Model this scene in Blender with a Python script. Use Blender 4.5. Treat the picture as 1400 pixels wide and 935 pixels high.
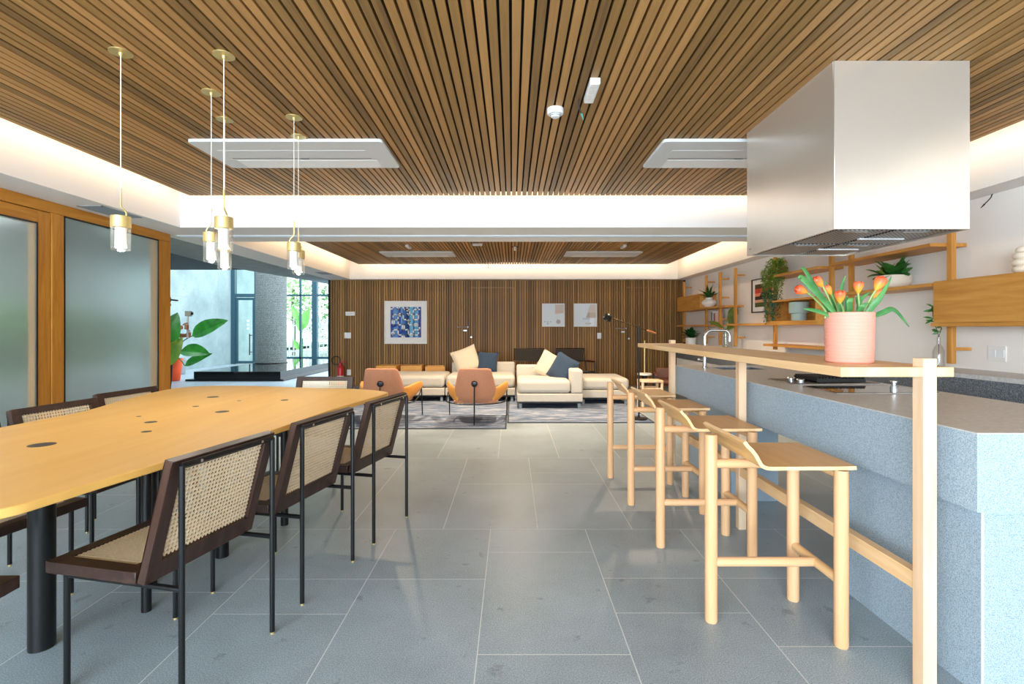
import bpy, bmesh, math, random
from mathutils import Vector, Matrix, Euler

# ------------------------------------------------------------------ camera, world, lights, exposure
for o in list(bpy.data.objects): bpy.data.objects.remove(o)
SC = bpy.context.scene
COL = SC.collection
F, CX, CY, HC = 700.0, 700.0, 449.0, 1.18        # focal length (px of 1400x935), principal point, eye height

cd = bpy.data.cameras.new('camera'); cam = bpy.data.objects.new('camera', cd); COL.objects.link(cam)
cam.location = (0, 0, HC); cam.rotation_euler = (math.pi/2, 0, 0)
cd.sensor_width = 36; cd.sensor_fit = 'HORIZONTAL'
cd.lens = 36*F/1400; cd.shift_x = 0.0; cd.shift_y = (CY-467.5)/1400
cd.clip_start = 0.05; cd.clip_end = 200
SC.camera = cam

SC.view_settings.view_transform = 'Standard'; SC.view_settings.look = 'None'
SC.view_settings.gamma = 1.0; SC.view_settings.use_curve_mapping = False
SC.view_settings.exposure = 1.17

W = bpy.data.worlds.new('sky'); SC.world = W; W.use_nodes = True
bgn = W.node_tree.nodes['Background']
bgn.inputs[0].default_value = (0.80, 0.92, 1.0, 1); bgn.inputs[1].default_value = 2.4

def area(name, loc, rot, sx, sy, power, color, spread=180):
    l = bpy.data.lights.new(name, 'AREA'); l.shape = 'RECTANGLE'; l.size = sx; l.size_y = sy
    l.energy = power; l.color = color; l.spread = math.radians(spread)
    o = bpy.data.objects.new(name, l); COL.objects.link(o); o.location = loc; o.rotation_euler = rot
    return o
R = math.radians
WARM = (1.0, 0.72, 0.44)
DAY = (0.74, 0.88, 1.0)
# daylight through the window wall behind the camera
area('window_daylight', (-1.5, -3.1, 1.65), (R(86), 0, R(-24)), 4.6, 1.5, 205, DAY)
# added ceiling fill in the lobby, no lamp known there; brightens panes and shrubs
area('corridor_fill', (-6.0, 1.6, 2.44), (0, 0, 0), 2.0, 7.6, 130, (.90, .96, 1.0))
# LED strips in the ceiling coves: they lie on the edge of the slat panel and wash the fascia
def strip(name, x0, y0, x1, y1, z, aim, w):
    L = math.hypot(x1-x0, y1-y0)
    o = area(name, ((x0+x1)/2, (y0+y1)/2, z), (0, 0, 0), L, 0.03, w*L, WARM)
    d = Vector((aim[0], aim[1], 0)); X = Vector((x1-x0, y1-y0, 0)).normalized()
    Z = -d; Y = Z.cross(X)
    o.rotation_euler = Matrix((X, Y, Z)).transposed().to_euler()
KW = 0.85
strip('led_cove', -3.11, -2.8, -3.11, 4.9, 2.515, (-1, 0), KW)
strip('led_cove', 3.16, -2.8, 3.16, 4.9, 2.515, (1, 0), KW)
strip('led_cove', -3.1, 4.90, 3.15, 4.90, 2.515, (0, 1), KW)
KW2 = 1.3
strip('led_cove', -3.05, 6.15, -3.05, 10.1, 2.515, (-1, 0), KW2)
strip('led_cove', 3.12, 6.15, 3.12, 10.1, 2.515, (1, 0), KW2)
strip('led_cove', -3.0, 10.15, 3.1, 10.15, 2.515, (0, 1), KW2)

# ------------------------------------------------------------------ helpers
def S(h):
    h = h.lstrip('#'); c = [int(h[i:i+2], 16)/255 for i in (0, 2, 4)]
    return tuple(x/12.92 if x <= .04045 else ((x+.055)/1.055)**2.4 for x in c) + (1,)

def at(x, y, d):                       # a point at depth d seen in the photograph at pixel x, y
    return Vector(((x-CX)*d/F, d, HC-(y-CY)*d/F))

class MB:
    def __init__(s): s.v = []; s.f = []; s.m = []
    def _a(s, vs, fs, m=0):
        n = len(s.v); s.v += [tuple(p) for p in vs]
        for f in fs: s.f.append(tuple(i+n for i in f)); s.m.append(m)
        return s
    def box(s, x0, x1, y0, y1, z0, z1, m=0, M=None):
        vs = [Vector(p) for p in ((x0,y0,z0),(x1,y0,z0),(x1,y1,z0),(x0,y1,z0),(x0,y0,z1),(x1,y0,z1),(x1,y1,z1),(x0,y1,z1))]
        if M: vs = [M @ p for p in vs]
        return s._a(vs, [(3,2,1,0),(4,5,6,7),(0,1,5,4),(1,2,6,5),(2,3,7,6),(3,0,4,7)], m)
    def tube(s, pts, r, n=10, m=0, closed=False, caps=True):
        pts = [Vector(p) for p in pts]; N = len(pts)
        rs = r if isinstance(r, (list, tuple)) else [r]*N
        vs = []; prev = None
        for i, p in enumerate(pts):
            if closed: t = pts[(i+1) % N]-pts[i-1]
            else: t = pts[min(i+1, N-1)]-pts[max(i-1, 0)]
            t.normalize()
            if prev is None:
                a = Vector((0,0,1)) if abs(t.z) < .9 else Vector((1,0,0))
                u = t.cross(a).normalized()
            else:
                u = prev-t*prev.dot(t)
                if u.length < 1e-6: u = t.orthogonal()
                u.normalize()
            prev = u; w = t.cross(u)
            for k in range(n):
                an = 2*math.pi*k/n
                vs.append(p+(u*math.cos(an)+w*math.sin(an))*rs[i])
        fs = []
        for i in range(N if closed else N-1):
            j = (i+1) % N
            for k in range(n):
                fs.append((i*n+k, i*n+(k+1) % n, j*n+(k+1) % n, j*n+k))
        if caps and not closed:
            fs.append(tuple(reversed(range(n)))); fs.append(tuple((N-1)*n+k for k in range(n)))
        return s._a(vs, fs, m)
    def cyl(s, p0, p1, r, r1=None, n=20, m=0):
        return s.tube([p0, p1], [r, r if r1 is None else r1], n, m)
    def lathe(s, prof, n=28, c=(0,0,0), m=0, caps=True):
        vs = []; fs = []; K = len(prof)
        for r, z in prof:
            for k in range(n):
                a = 2*math.pi*k/n; vs.append((c[0]+r*math.cos(a), c[1]+r*math.sin(a), c[2]+z))
        for i in range(K-1):
            for k in range(n): fs.append((i*n+k, i*n+(k+1) % n, (i+1)*n+(k+1) % n, (i+1)*n+k))
        if caps:
            if prof[0][0] > 1e-4: fs.append(tuple(reversed(range(n))))
            if prof[-1][0] > 1e-4: fs.append(tuple((K-1)*n+k for k in range(n)))
        return s._a(vs, fs, m)
    def prism(s, poly, z0, z1, M=None, m=0):
        n = len(poly)
        vs = [Vector((x, y, z0)) for x, y in poly]+[Vector((x, y, z1)) for x, y in poly]
        if M: vs = [M @ p for p in vs]
        fs = [tuple(reversed(range(n))), tuple(range(n, 2*n))]+[(i, (i+1) % n, (i+1) % n+n, i+n) for i in range(n)]
        return s._a(vs, fs, m)
    def grid(s, fn, nu, nv, m=0, wrap_u=False):
        vs = [fn(i/nu, j/nv) for j in range(nv+1) for i in range(nu+1)]
        fs = [(j*(nu+1)+i, j*(nu+1)+i+1, (j+1)*(nu+1)+i+1, (j+1)*(nu+1)+i) for j in range(nv) for i in range(nu)]
        return s._a(vs, fs, m)
    def loft(s, rings, m=0, caps=True):
        n = len(rings[0]); vs = [p for r in rings for p in r]; fs = []
        for i in range(len(rings)-1):
            for k in range(n): fs.append((i*n+k, i*n+(k+1) % n, (i+1)*n+(k+1) % n, (i+1)*n+k))
        if caps: fs.append(tuple(reversed(range(n)))); fs.append(tuple((len(rings)-1)*n+k for k in range(n)))
        return s._a(vs, fs, m)
    def ball(s, c, rx, ry, rz, n=14, M=None, m=0):
        vs = []; K = n//2
        for i in range(K+1):
            th = math.pi*i/K
            for k in range(n):
                a = 2*math.pi*k/n
                p = Vector((rx*math.sin(th)*math.cos(a), ry*math.sin(th)*math.sin(a), -rz*math.cos(th)))
                if M: p = M @ p
                vs.append(p+Vector(c))
        fs = []
        for i in range(K):
            for k in range(n): fs.append((i*n+k, i*n+(k+1) % n, (i+1)*n+(k+1) % n, (i+1)*n+k))
        return s._a(vs, fs, m)
    def leaf(s, base, d, L, Wd, droop=.3, fold=.25, n=7, up=(0,0,1), shape=1.0, m=0, pw=1.0):
        d = Vector(d).normalized(); up = Vector(up)
        side = d.cross(up)
        if side.length < 1e-4: side = Vector((1,0,0))
        side.normalize(); nrm = side.cross(d).normalized()
        p = Vector(base); vs = []; cur = d.copy()
        for i in range(n+1):
            t = i/n
            w = Wd*.5*max(0.02, math.sin(math.pi*min(1, (t**shape)*.96+.02))**pw)
            nr = side.cross(cur).normalized()
            vs += [p-side*w+nr*w*fold, p.copy(), p+side*w+nr*w*fold]
            cur = (cur-up*droop/n).normalized(); p = p+cur*(L/n)
        fs = []
        for i in range(n):
            a = i*3; fs += [(a, a+1, a+4, a+3), (a+1, a+2, a+5, a+4)]
        return s._a(vs, fs, m)
    def build(s, name, mat, parent=None, bevel=0, seg=2, smooth=30, loc=None, rot=None, sub=0, solid=0):
        me = bpy.data.meshes.new(name); me.from_pydata(s.v, [], s.f)
        mats = mat if isinstance(mat, (list, tuple)) else [mat]
        for q in mats: me.materials.append(q)
        if len(mats) > 1: me.polygons.foreach_set('material_index', s.m)
        me.update()
        bm = bmesh.new(); bm.from_mesh(me); bmesh.ops.remove_doubles(bm, verts=bm.verts, dist=1e-6)
        bmesh.ops.dissolve_degenerate(bm, dist=1e-7, edges=bm.edges)
        bm.to_mesh(me); bm.free()
        if smooth:
            me.polygons.foreach_set('use_smooth', [True]*len(me.polygons)); me.set_sharp_from_angle(angle=R(smooth))
        o = bpy.data.objects.new(name, me); COL.objects.link(o)
        if parent: o.parent = parent
        if loc: o.location = loc
        if rot: o.rotation_euler = rot
        if solid: q = o.modifiers.new('Solidify', 'SOLIDIFY'); q.thickness = solid; q.offset = 0
        if bevel:
            b = o.modifiers.new('Bevel', 'BEVEL'); b.width = bevel; b.segments = seg; b.limit_method = 'ANGLE'; b.angle_limit = R(40)
        if sub: q = o.modifiers.new('Subsurf', 'SUBSURF'); q.levels = sub; q.render_levels = sub
        return o

def tag(o, label=None, cat=None, group=None, kind=None):
    if label: o['label'] = label
    if cat: o['category'] = cat
    if group: o['group'] = group
    if kind: o['kind'] = kind
    return o
def thing(name, label, cat, loc=(0,0,0), rz=0, group=None):
    o = bpy.data.objects.new(name, None); COL.objects.link(o); o.empty_display_size = .1
    o.location = loc; o.rotation_euler = (0, 0, rz)
    return tag(o, label, cat, group)
def dup(root, label, loc, rz=0, group=None):
    def cp(o, par):
        c = o.copy(); COL.objects.link(c)
        if par: c.parent = par
        for ch in list(o.children):
            if ch.name in COL.objects: cp(ch, c)
        return c
    r = cp(root, None); r.location = loc; r.rotation_euler = (0, 0, rz); r['label'] = label
    if group: r['group'] = group
    return r
def struct(name, mb, mat, **k):
    return tag(mb.build(name, mat, **k), kind='structure')

def rrect(x0, x1, y0, y1, r, n=5):
    out = []
    for cx, cy, a0 in ((x1-r, y1-r, 0), (x0+r, y1-r, 90), (x0+r, y0+r, 180), (x1-r, y0+r, 270)):
        for i in range(n+1):
            a = R(a0+90*i/n); out.append((cx+r*math.cos(a), cy+r*math.sin(a)))
    return out
def spline(pts, n=6, closed=True):
    P = [Vector(p) for p in pts]; N = len(P); out = []
    rng = range(N) if closed else range(N-1)
    for i in rng:
        g = (lambda k: P[k % N]) if closed else (lambda k: P[max(0, min(N-1, k))])
        a, b, c, d = g(i-1), g(i), g(i+1), g(i+2)
        for k in range(n):
            t = k/n
            out.append(.5*((2*b)+(c-a)*t+(2*a-5*b+4*c-d)*t*t+(3*b-a-3*c+d)*t**3))
    if not closed: out.append(P[-1])
    return out

# ------------------------------------------------------------------ materials
def newmat(name):
    m = bpy.data.materials.new(name); m.use_nodes = True
    return m, m.node_tree.nodes, m.node_tree.links, m.node_tree.nodes['Principled BSDF']
def plain(name, col, rough=.5, metal=0, spec=None, coat=0):
    m, N, L, b = newmat(name); b.inputs['Base Color'].default_value = S(col) if isinstance(col, str) else col
    b.inputs['Roughness'].default_value = rough; b.inputs['Metallic'].default_value = metal
    if spec is not None: b.inputs['Specular IOR Level'].default_value = spec
    if coat: b.inputs['Coat Weight'].default_value = coat
    return m
def ramp(N, stops, interp='LINEAR'):
    r = N.new('ShaderNodeValToRGB'); cr = r.color_ramp; cr.interpolation = interp
    while len(cr.elements) < len(stops): cr.elements.new(.5)
    for e, (p, c) in zip(cr.elements, stops): e.position = p; e.color = S(c) if isinstance(c, str) else c
    return r
def coords(N, L, scale, src='Object'):
    tc = N.new('ShaderNodeTexCoord'); mp = N.new('ShaderNodeMapping'); L.new(tc.outputs[src], mp.inputs[0])
    mp.inputs['Scale'].default_value = scale
    return mp
def noise(N, L, vec, scale, detail=4, rough=.55, dist=0):
    n = N.new('ShaderNodeTexNoise'); L.new(vec.outputs[0], n.inputs['Vector']); n.inputs['Scale'].default_value = scale
    n.inputs['Detail'].default_value = detail; n.inputs['Roughness'].default_value = rough; n.inputs['Distortion'].default_value = dist
    return n
def bump(N, L, b, src, strength, dist=.002):
    q = N.new('ShaderNodeBump'); q.inputs['Strength'].default_value = strength; q.inputs['Distance'].default_value = dist
    L.new(src, q.inputs['Height']); L.new(q.outputs[0], b.inputs['Normal'])
def wood(name, c0, c1, c2, axis='z', rough=.45, fine=1.0, spec=.4):
    m, N, L, b = newmat(name)
    k = {'x': (2.2, 26, 26), 'y': (26, 2.2, 26), 'z': (26, 26, 2.2)}[axis]
    mp = coords(N, L, tuple(q*fine for q in k)); n1 = noise(N, L, mp, 1.0, 5, .6, .6)
    r = ramp(N, [(.28, c0), (.5, c1), (.74, c2)]); L.new(n1.outputs[0], r.inputs[0])
    L.new(r.outputs[0], b.inputs['Base Color']); b.inputs['Roughness'].default_value = rough
    b.inputs['Specular IOR Level'].default_value = spec
    bump(N, L, b, n1.outputs[0], .08)
    return m
def slats(name, period, off, cols, streak, rough=.5):
    m, N, L, b = newmat(name)
    tc = N.new('ShaderNodeTexCoord'); sx = N.new('ShaderNodeSeparateXYZ'); L.new(tc.outputs['Object'], sx.inputs[0])
    a = N.new('ShaderNodeMath'); a.operation = 'MULTIPLY_ADD'; L.new(sx.outputs[0], a.inputs[0]); a.inputs[1].default_value = 1/period; a.inputs[2].default_value = off
    f = N.new('ShaderNodeMath'); f.operation = 'FLOOR'; L.new(a.outputs[0], f.inputs[0])
    # boards are laid end to end: break each slat line into lengths
    ln = N.new('ShaderNodeMath'); ln.operation = 'MULTIPLY_ADD'; L.new(sx.outputs[1 if streak == 'y' else 2], ln.inputs[0]); ln.inputs[1].default_value = .42
    w0 = N.new('ShaderNodeTexWhiteNoise'); w0.noise_dimensions = '1D'; L.new(f.outputs[0], w0.inputs['W']); L.new(w0.outputs[0], ln.inputs[2])
    ln.inputs[1].default_value = 0
    fl = N.new('ShaderNodeMath'); fl.operation = 'FLOOR'; L.new(ln.outputs[0], fl.inputs[0])
    cb = N.new('ShaderNodeCombineXYZ'); L.new(f.outputs[0], cb.inputs[0]); L.new(fl.outputs[0], cb.inputs[1])
    w = N.new('ShaderNodeTexWhiteNoise'); w.noise_dimensions = '2D'; L.new(cb.outputs[0], w.inputs['Vector'])
    n1 = noise(N, L, coords(N, L, (60, 1.6, 1.6) if streak == 'y' else (60, 1.6, 1.6)), 1.0, 5, .6, .3)
    mx = N.new('ShaderNodeMath'); mx.operation = 'MULTIPLY_ADD'; L.new(n1.outputs[0], mx.inputs[0]); mx.inputs[1].default_value = .55
    hf = N.new('ShaderNodeMath'); hf.operation = 'MULTIPLY'; L.new(w.outputs[0], hf.inputs[0]); hf.inputs[1].default_value = .55
    L.new(hf.outputs[0], mx.inputs[2])
    r = ramp(N, [(.2, cols[0]), (.42, cols[1]), (.62, cols[2]), (.85, cols[3])]); L.new(mx.outputs[0], r.inputs[0])
    L.new(r.outputs[0], b.inputs['Base Color']); b.inputs['Roughness'].default_value = rough; b.inputs['Specular IOR Level'].default_value = .3
    bump(N, L, b, n1.outputs[0], .1)
    return m
def speckle(name, dark, mid, light, scale, rough=.45, lo=.35, hi=.65, blot=.0):
    m, N, L, b = newmat(name)
    mp = coords(N, L, (1, 1, 1)); n1 = noise(N, L, mp, scale, 2, .6)
    n2 = noise(N, L, mp, 2.2, 4, .6)
    a = N.new('ShaderNodeMath'); a.operation = 'MULTIPLY_ADD'; L.new(n2.outputs[0], a.inputs[0]); a.inputs[1].default_value = blot; L.new(n1.outputs[0], a.inputs[2])
    s0 = N.new('ShaderNodeMath'); s0.operation = 'SUBTRACT'; L.new(a.outputs[0], s0.inputs[0]); s0.inputs[1].default_value = blot*.5
    r = ramp(N, [(lo, dark), (.5, mid), (hi, light)]); L.new(s0.outputs[0], r.inputs[0])
    L.new(r.outputs[0], b.inputs['Base Color']); b.inputs['Roughness'].default_value = rough
    bump(N, L, b, n1.outputs[0], .05)
    return m
def fabric(name, c0, c1, scale=90, rough=.9):
    m, N, L, b = newmat(name); mp = coords(N, L, (1, 1, 1)); n1 = noise(N, L, mp, scale, 3, .7)
    r = ramp(N, [(.3, c0), (.7, c1)]); L.new(n1.outputs[0], r.inputs[0]); L.new(r.outputs[0], b.inputs['Base Color'])
    b.inputs['Roughness'].default_value = rough; b.inputs['Sheen Weight'].default_value = .15; b.inputs['Specular IOR Level'].default_value = .15
    bump(N, L, b, n1.outputs[0], .25, .003)
    return m
def leafmat(name, c0, c1, scale=9, rough=.4):
    m, N, L, b = newmat(name); mp = coords(N, L, (1, 1, 1)); n1 = noise(N, L, mp, scale, 3, .6)
    r = ramp(N, [(.3, c0), (.7, c1)]); L.new(n1.outputs[0], r.inputs[0]); L.new(r.outputs[0], b.inputs['Base Color'])
    b.inputs['Roughness'].default_value = rough
    t = N.new('ShaderNodeBsdfTranslucent'); L.new(r.outputs[0], t.inputs[0]); mx = N.new('ShaderNodeMixShader'); mx.inputs[0].default_value = .3
    L.new(b.outputs[0], mx.inputs[1]); L.new(t.outputs[0], mx.inputs[2]); L.new(mx.outputs[0], N['Material Output'].inputs[0])
    return m
def clear(name, tint=(1, 1, 1, 1), refl=1.45):
    m, N, L, b = newmat(name); N.remove(b)
    tr = N.new('ShaderNodeBsdfTransparent'); tr.inputs[0].default_value = tint
    gl = N.new('ShaderNodeBsdfGlossy'); gl.inputs['Roughness'].default_value = .02
    lw = N.new('ShaderNodeLayerWeight'); lw.inputs[0].default_value = .5
    pw = N.new('ShaderNodeMath'); pw.operation = 'POWER'; L.new(lw.outputs['Facing'], pw.inputs[0]); pw.inputs[1].default_value = 2.2
    fr = N.new('ShaderNodeMath'); fr.operation = 'MULTIPLY_ADD'; L.new(pw.outputs[0], fr.inputs[0]); fr.inputs[1].default_value = .55; fr.inputs[2].default_value = .05
    mx = N.new('ShaderNodeMixShader'); L.new(fr.outputs[0], mx.inputs[0]); L.new(tr.outputs[0], mx.inputs[1]); L.new(gl.outputs[0], mx.inputs[2])
    L.new(mx.outputs[0], N['Material Output'].inputs[0]); return m

M = {}
M['slat_c'] = slats('ceiling_slat_wood', .05, 0, ('#6d5132', '#93703f', '#a87d4a', '#bf9058'), 'y')
M['slat_w'] = slats('wall_slat_wood', .05, 0, ('#6b4d29', '#825d31', '#946c39', '#a87b43'), 'z')
M['dark'] = plain('dark_backing', '#181310', .9)
M['white'] = plain('white_paint', '#f0eeeb', .7)
M['wallp'] = plain('wall_paint', '#f1ebe5', .75)
M['grey'] = plain('grey_plaster', '#aab3b8', .75)
M['greyd'] = plain('grey_metal_track', '#8f989c', .5)
M['amber'] = wood('amber_frame_wood', '#a5681c', '#b87a26', '#cb8d35', 'z')
M['amber_h'] = wood('amber_frame_wood_across', '#a5681c', '#b87a26', '#cb8d35', 'y')
M['oak'] = wood('shelf_oak', '#b97a32', '#cb8d40', '#da9f50', 'y', fine=.8)
M['oak_v'] = wood('shelf_oak_upright', '#b97a32', '#cb8d40', '#da9f50', 'z', fine=.8)
M['pale'] = wood('pale_ash', '#dfb78f', '#e8c6a3', '#f0d6b8', 'z', fine=.7)
M['pale_y'] = wood('pale_ash_along', '#deb07a', '#e8bf8d', '#f0cfa2', 'y', fine=.7)
M['beech'] = wood('beech_stool', '#d6a271', '#dfae80', '#e8bb90', 'z', fine=.6)
M['beech_x'] = wood('beech_stool_rail', '#d6a271', '#dfae80', '#e8bb90', 'x', fine=.6)
M['ply'] = wood('oak_ply_seat', '#d9a25c', '#e2ae6a', '#e9ba79', 'y', fine=.8, rough=.35)
M['walnut'] = wood('dark_walnut', '#281914', '#37241d', '#483026', 'x', rough=.4)
M['walnut_z'] = wood('dark_walnut_upright', '#281914', '#37241d', '#483026', 'y', rough=.4)
M['table'] = wood('amber_tabletop', '#e6b05a', '#edb964', '#f2c26f', 'y', fine=.25, rough=.42)
M['black'] = plain('black_metal', '#08090b', .34, 0, .45)
M['blackm'] = plain('black_matt', '#141414', .6)
M['brass'] = plain('brass', '#dcc585', .34, .72)
M['bronze'] = plain('dark_bronze', '#4a3d2b', .4, .8)
M['chrome'] = plain('chrome', '#d8dadc', .14, 1)
M['satin'] = plain('satin_chrome', '#c9cbcd', .42, 1)
M['steel'] = plain('brushed_steel', '#cfcfcf', .22, 1)
M['granite'] = speckle('grey_granite', '#6d7f8e', '#9dafbd', '#b9c8d3', 330, .5, .30, .70)
M['granite_top'] = speckle('honed_granite_top', '#b4b2af', '#c1bebb', '#cccac7', 60, .35, .3, .7)
M['granite_dark'] = speckle('dark_granite', '#41464d', '#5f656d', '#8b9096', 150, .5, .32, .68)
M['plastic'] = plain('white_plastic', '#e8eaec', .4)
M['plasticg'] = plain('pale_grey_plastic', '#c9ced2', .45)
M['sofa'] = fabric('cream_sofa_fabric', '#bbb4a8', '#c9c2b5')
M['cream'] = fabric('beige_pillow_fabric', '#c2b59d', '#cec2ab')
M['navy'] = fabric('navy_pillow_fabric', '#2b3a4c', '#38495d')
M['terra'] = fabric('terracotta_fabric', '#bd7f60', '#c98c6c')
M['tan'] = plain('amber_leather', '#d8913f', .5)
M['cushw'] = fabric('off_white_cushion', '#e3dccd', '#ece6d8')
M['sling'] = fabric('charcoal_sling_fabric', '#3a342e', '#453e37')
M['brown'] = plain('brown_leather', '#6e3d22', .45)
M['paper'] = plain('white_paper', '#eeeae6', .8)
M['pinkpot'] = plain('pink_ceramic', '#e29a86', .6)
M['orange'] = plain('orange_pot', '#e2501f', .45)
M['red'] = plain('red_paint', '#c8202a', .35)
M['ceram'] = plain('white_ceramic', '#ece5da', .5)
M['sage'] = plain('sage_ceramic', '#9db0a8', .5)
M['creamp'] = plain('cream_ceramic', '#e8d9c6', .6)
M['greypot'] = plain('grey_pot', '#8e959a', .6)
M['leaf'] = leafmat('leaf_green', '#2b7030', '#57a245')
M['leafd'] = leafmat('leaf_dark', '#163f1d', '#2b6a2c')
M['leafy'] = leafmat('leaf_yellow_green', '#6f8f2f', '#a7b84a')
M['leafb'] = leafmat('leaf_blue_green', '#2f5a48', '#5a8a70')
M['tulipl'] = leafmat('tulip_leaf', '#3f8448', '#6fae62')
M['tulips'] = leafmat('tulip_stem', '#8fb862', '#b4d083')
M['soil'] = plain('dark_soil', '#2a1f17', .95)
M['plinth'] = plain('polished_black_stone', '#050607', .06, 0, .4)
M['column'] = speckle('rough_column_concrete', '#4a504f', '#636a69', '#7d8382', 40, .85, .3, .7)
M['blue'] = plain('blue_grey_window_metal', '#2d4f5c', .4)
M['deck'] = plain('lobby_dark_ceiling', '#3c4346', .8)
M['glass'] = clear('window_glass', (.93, .98, .97, 1))
M['bulbglass'] = clear('clear_lamp_glass', (.97, .97, .97, 1), 1.3)

def mat_floor():
    m, N, L, b = newmat('basalt_floor_tiles')
    at_ = N.new('ShaderNodeAttribute'); at_.attribute_name = 'tone'
    mp = coords(N, L, (1, 1, 1)); n1 = noise(N, L, mp, 230, 2, .7); n2 = noise(N, L, mp, 1.3, 6, .7); n3 = noise(N, L, mp, 11, 3, .6)
    r = ramp(N, [(.3, '#738592'), (.5, '#95a4ad'), (.7, '#bec9d0')]); L.new(n1.outputs[0], r.inputs[0])
    # worn patches and spots
    r2 = ramp(N, [(.3, (.66, .67, .68, 1)), (.62, (1.06, 1.06, 1.06, 1))]); L.new(n2.outputs[0], r2.inputs[0])
    r3 = ramp(N, [(.29, (.5, .5, .5, 1)), (.36, (1, 1, 1, 1))]); L.new(n3.outputs[0], r3.inputs[0])
    m1 = N.new('ShaderNodeMixRGB'); m1.blend_type = 'MULTIPLY'; m1.inputs[0].default_value = .7; L.new(r.outputs[0], m1.inputs[1]); L.new(r2.outputs[0], m1.inputs[2])
    m2 = N.new('ShaderNodeMixRGB'); m2.blend_type = 'MULTIPLY'; m2.inputs[0].default_value = .6; L.new(m1.outputs[0], m2.inputs[1]); L.new(r3.outputs[0], m2.inputs[2])
    m3 = N.new('ShaderNodeMixRGB'); m3.blend_type = 'MULTIPLY'; m3.inputs[0].default_value = 1; L.new(m2.outputs[0], m3.inputs[1]); L.new(at_.outputs['Color'], m3.inputs[2])
    L.new(m3.outputs[0], b.inputs['Base Color'])
    rr = N.new('ShaderNodeMapRange'); L.new(n2.outputs[0], rr.inputs[0]); rr.inputs[3].default_value = .28; rr.inputs[4].default_value = .5
    L.new(rr.outputs[0], b.inputs['Roughness']); bump(N, L, b, n1.outputs[0], .06)
    return m
M['floor'] = mat_floor(); M['grout'] = plain('pale_grout', '#d3d6d5', .9)

def mat_concrete(name, c0, c1, c2, scale=1.2, streak=(1, 1, 1)):
    m, N, L, b = newmat(name); mp = coords(N, L, streak); n1 = noise(N, L, mp, scale, 6, .65); n2 = noise(N, L, mp, 30, 2, .6)
    a = N.new('ShaderNodeMath'); a.operation = 'MULTIPLY_ADD'; L.new(n2.outputs[0], a.inputs[0]); a.inputs[1].default_value = .25; L.new(n1.outputs[0], a.inputs[2])
    r = ramp(N, [(.4, c0), (.62, c1), (.85, c2)]); L.new(a.outputs[0], r.inputs[0]); L.new(r.outputs[0], b.inputs['Base Color'])
    b.inputs['Roughness'].default_value = .85; bump(N, L, b, a.outputs[0], .3, .01); return m
M['conc'] = mat_concrete('board_marked_concrete', '#7f8a8d', '#98a2a4', '#adb6b7', 3, (1, 6, 20))
M['concl'] = mat_concrete('pale_cast_concrete', '#7d9092', '#92a4a6', '#aab9bb', 1.0)
def mat_rug():
    m, N, L, b = newmat('mottled_blue_grey_rug'); mp = coords(N, L, (1.2, 6, 1)); n1 = noise(N, L, mp, 2.2, 6, .7, .5)
    n2 = noise(N, L, coords(N, L, (8, 60, 1)), 1, 3, .6)
    a = N.new('ShaderNodeMath'); a.operation = 'MULTIPLY_ADD'; L.new(n2.outputs[0], a.inputs[0]); a.inputs[1].default_value = .3; L.new(n1.outputs[0], a.inputs[2])
    r = ramp(N, [(.42, '#3f4f68'), (.58, '#5d6d86'), (.7, '#8690a2'), (.84, '#b9bac0')]); L.new(a.outputs[0], r.inputs[0])
    L.new(r.outputs[0], b.inputs['Base Color']); b.inputs['Roughness'].default_value = .95; b.inputs['Specular IOR Level'].default_value = .1
    bump(N, L, b, a.outputs[0], .3, .004); return m
M['rug'] = mat_rug()
def mat_cane():
    m, N, L, b = newmat('woven_cane'); tc = N.new('ShaderNodeTexCoord'); p = .0150
    vm = N.new('ShaderNodeVectorMath'); vm.operation = 'SCALE'; L.new(tc.outputs['Object'], vm.inputs[0]); vm.inputs['Scale'].default_value = 1/p
    fr = N.new('ShaderNodeVectorMath'); fr.operation = 'FRACTION'; L.new(vm.outputs[0], fr.inputs[0])
    sb = N.new('ShaderNodeVectorMath'); sb.operation = 'SUBTRACT'; L.new(fr.outputs[0], sb.inputs[0]); sb.inputs[1].default_value = (.5, .5, .5)
    mu = N.new('ShaderNodeVectorMath'); mu.operation = 'MULTIPLY'; L.new(sb.outputs[0], mu.inputs[0]); mu.inputs[1].default_value = (1, 1, 0)
    ln = N.new('ShaderNodeVectorMath'); ln.operation = 'LENGTH'; L.new(mu.outputs[0], ln.inputs[0])
    lt = N.new('ShaderNodeMath'); lt.operation = 'LESS_THAN'; L.new(ln.outputs['Value'], lt.inputs[0]); lt.inputs[1].default_value = .34
    n1 = noise(N, L, coords(N, L, (300, 40, 1)), 1, 2, .5); r = ramp(N, [(.3, '#dcc09a'), (.7, '#f0dcbc')]); L.new(n1.outputs[0], r.inputs[0])
    L.new(r.outputs[0], b.inputs['Base Color']); b.inputs['Roughness'].default_value = .55
    inv = N.new('ShaderNodeMath'); inv.operation = 'SUBTRACT'; inv.inputs[0].default_value = 1; L.new(lt.outputs[0], inv.inputs[1]); L.new(inv.outputs[0], b.inputs['Alpha'])
    return m
M['cane'] = mat_cane()
def mat_frost():
    m, N, L, b = newmat('frosted_glass'); b.inputs['Base Color'].default_value = (.80, .86, .84, 1)
    b.inputs['Transmission Weight'].default_value = .95; b.inputs['Roughness'].default_value = .30; b.inputs['IOR'].default_value = 1.25
    t = N.new('ShaderNodeBsdfTranslucent'); t.inputs[0].default_value = (.82, .88, .85, 1); mx = N.new('ShaderNodeMixShader'); mx.inputs[0].default_value = .07
    L.new(b.outputs[0], mx.inputs[1]); L.new(t.outputs[0], mx.inputs[2]); L.new(mx.outputs[0], N['Material Output'].inputs[0])
    return m
M['frost'] = mat_frost()
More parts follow.
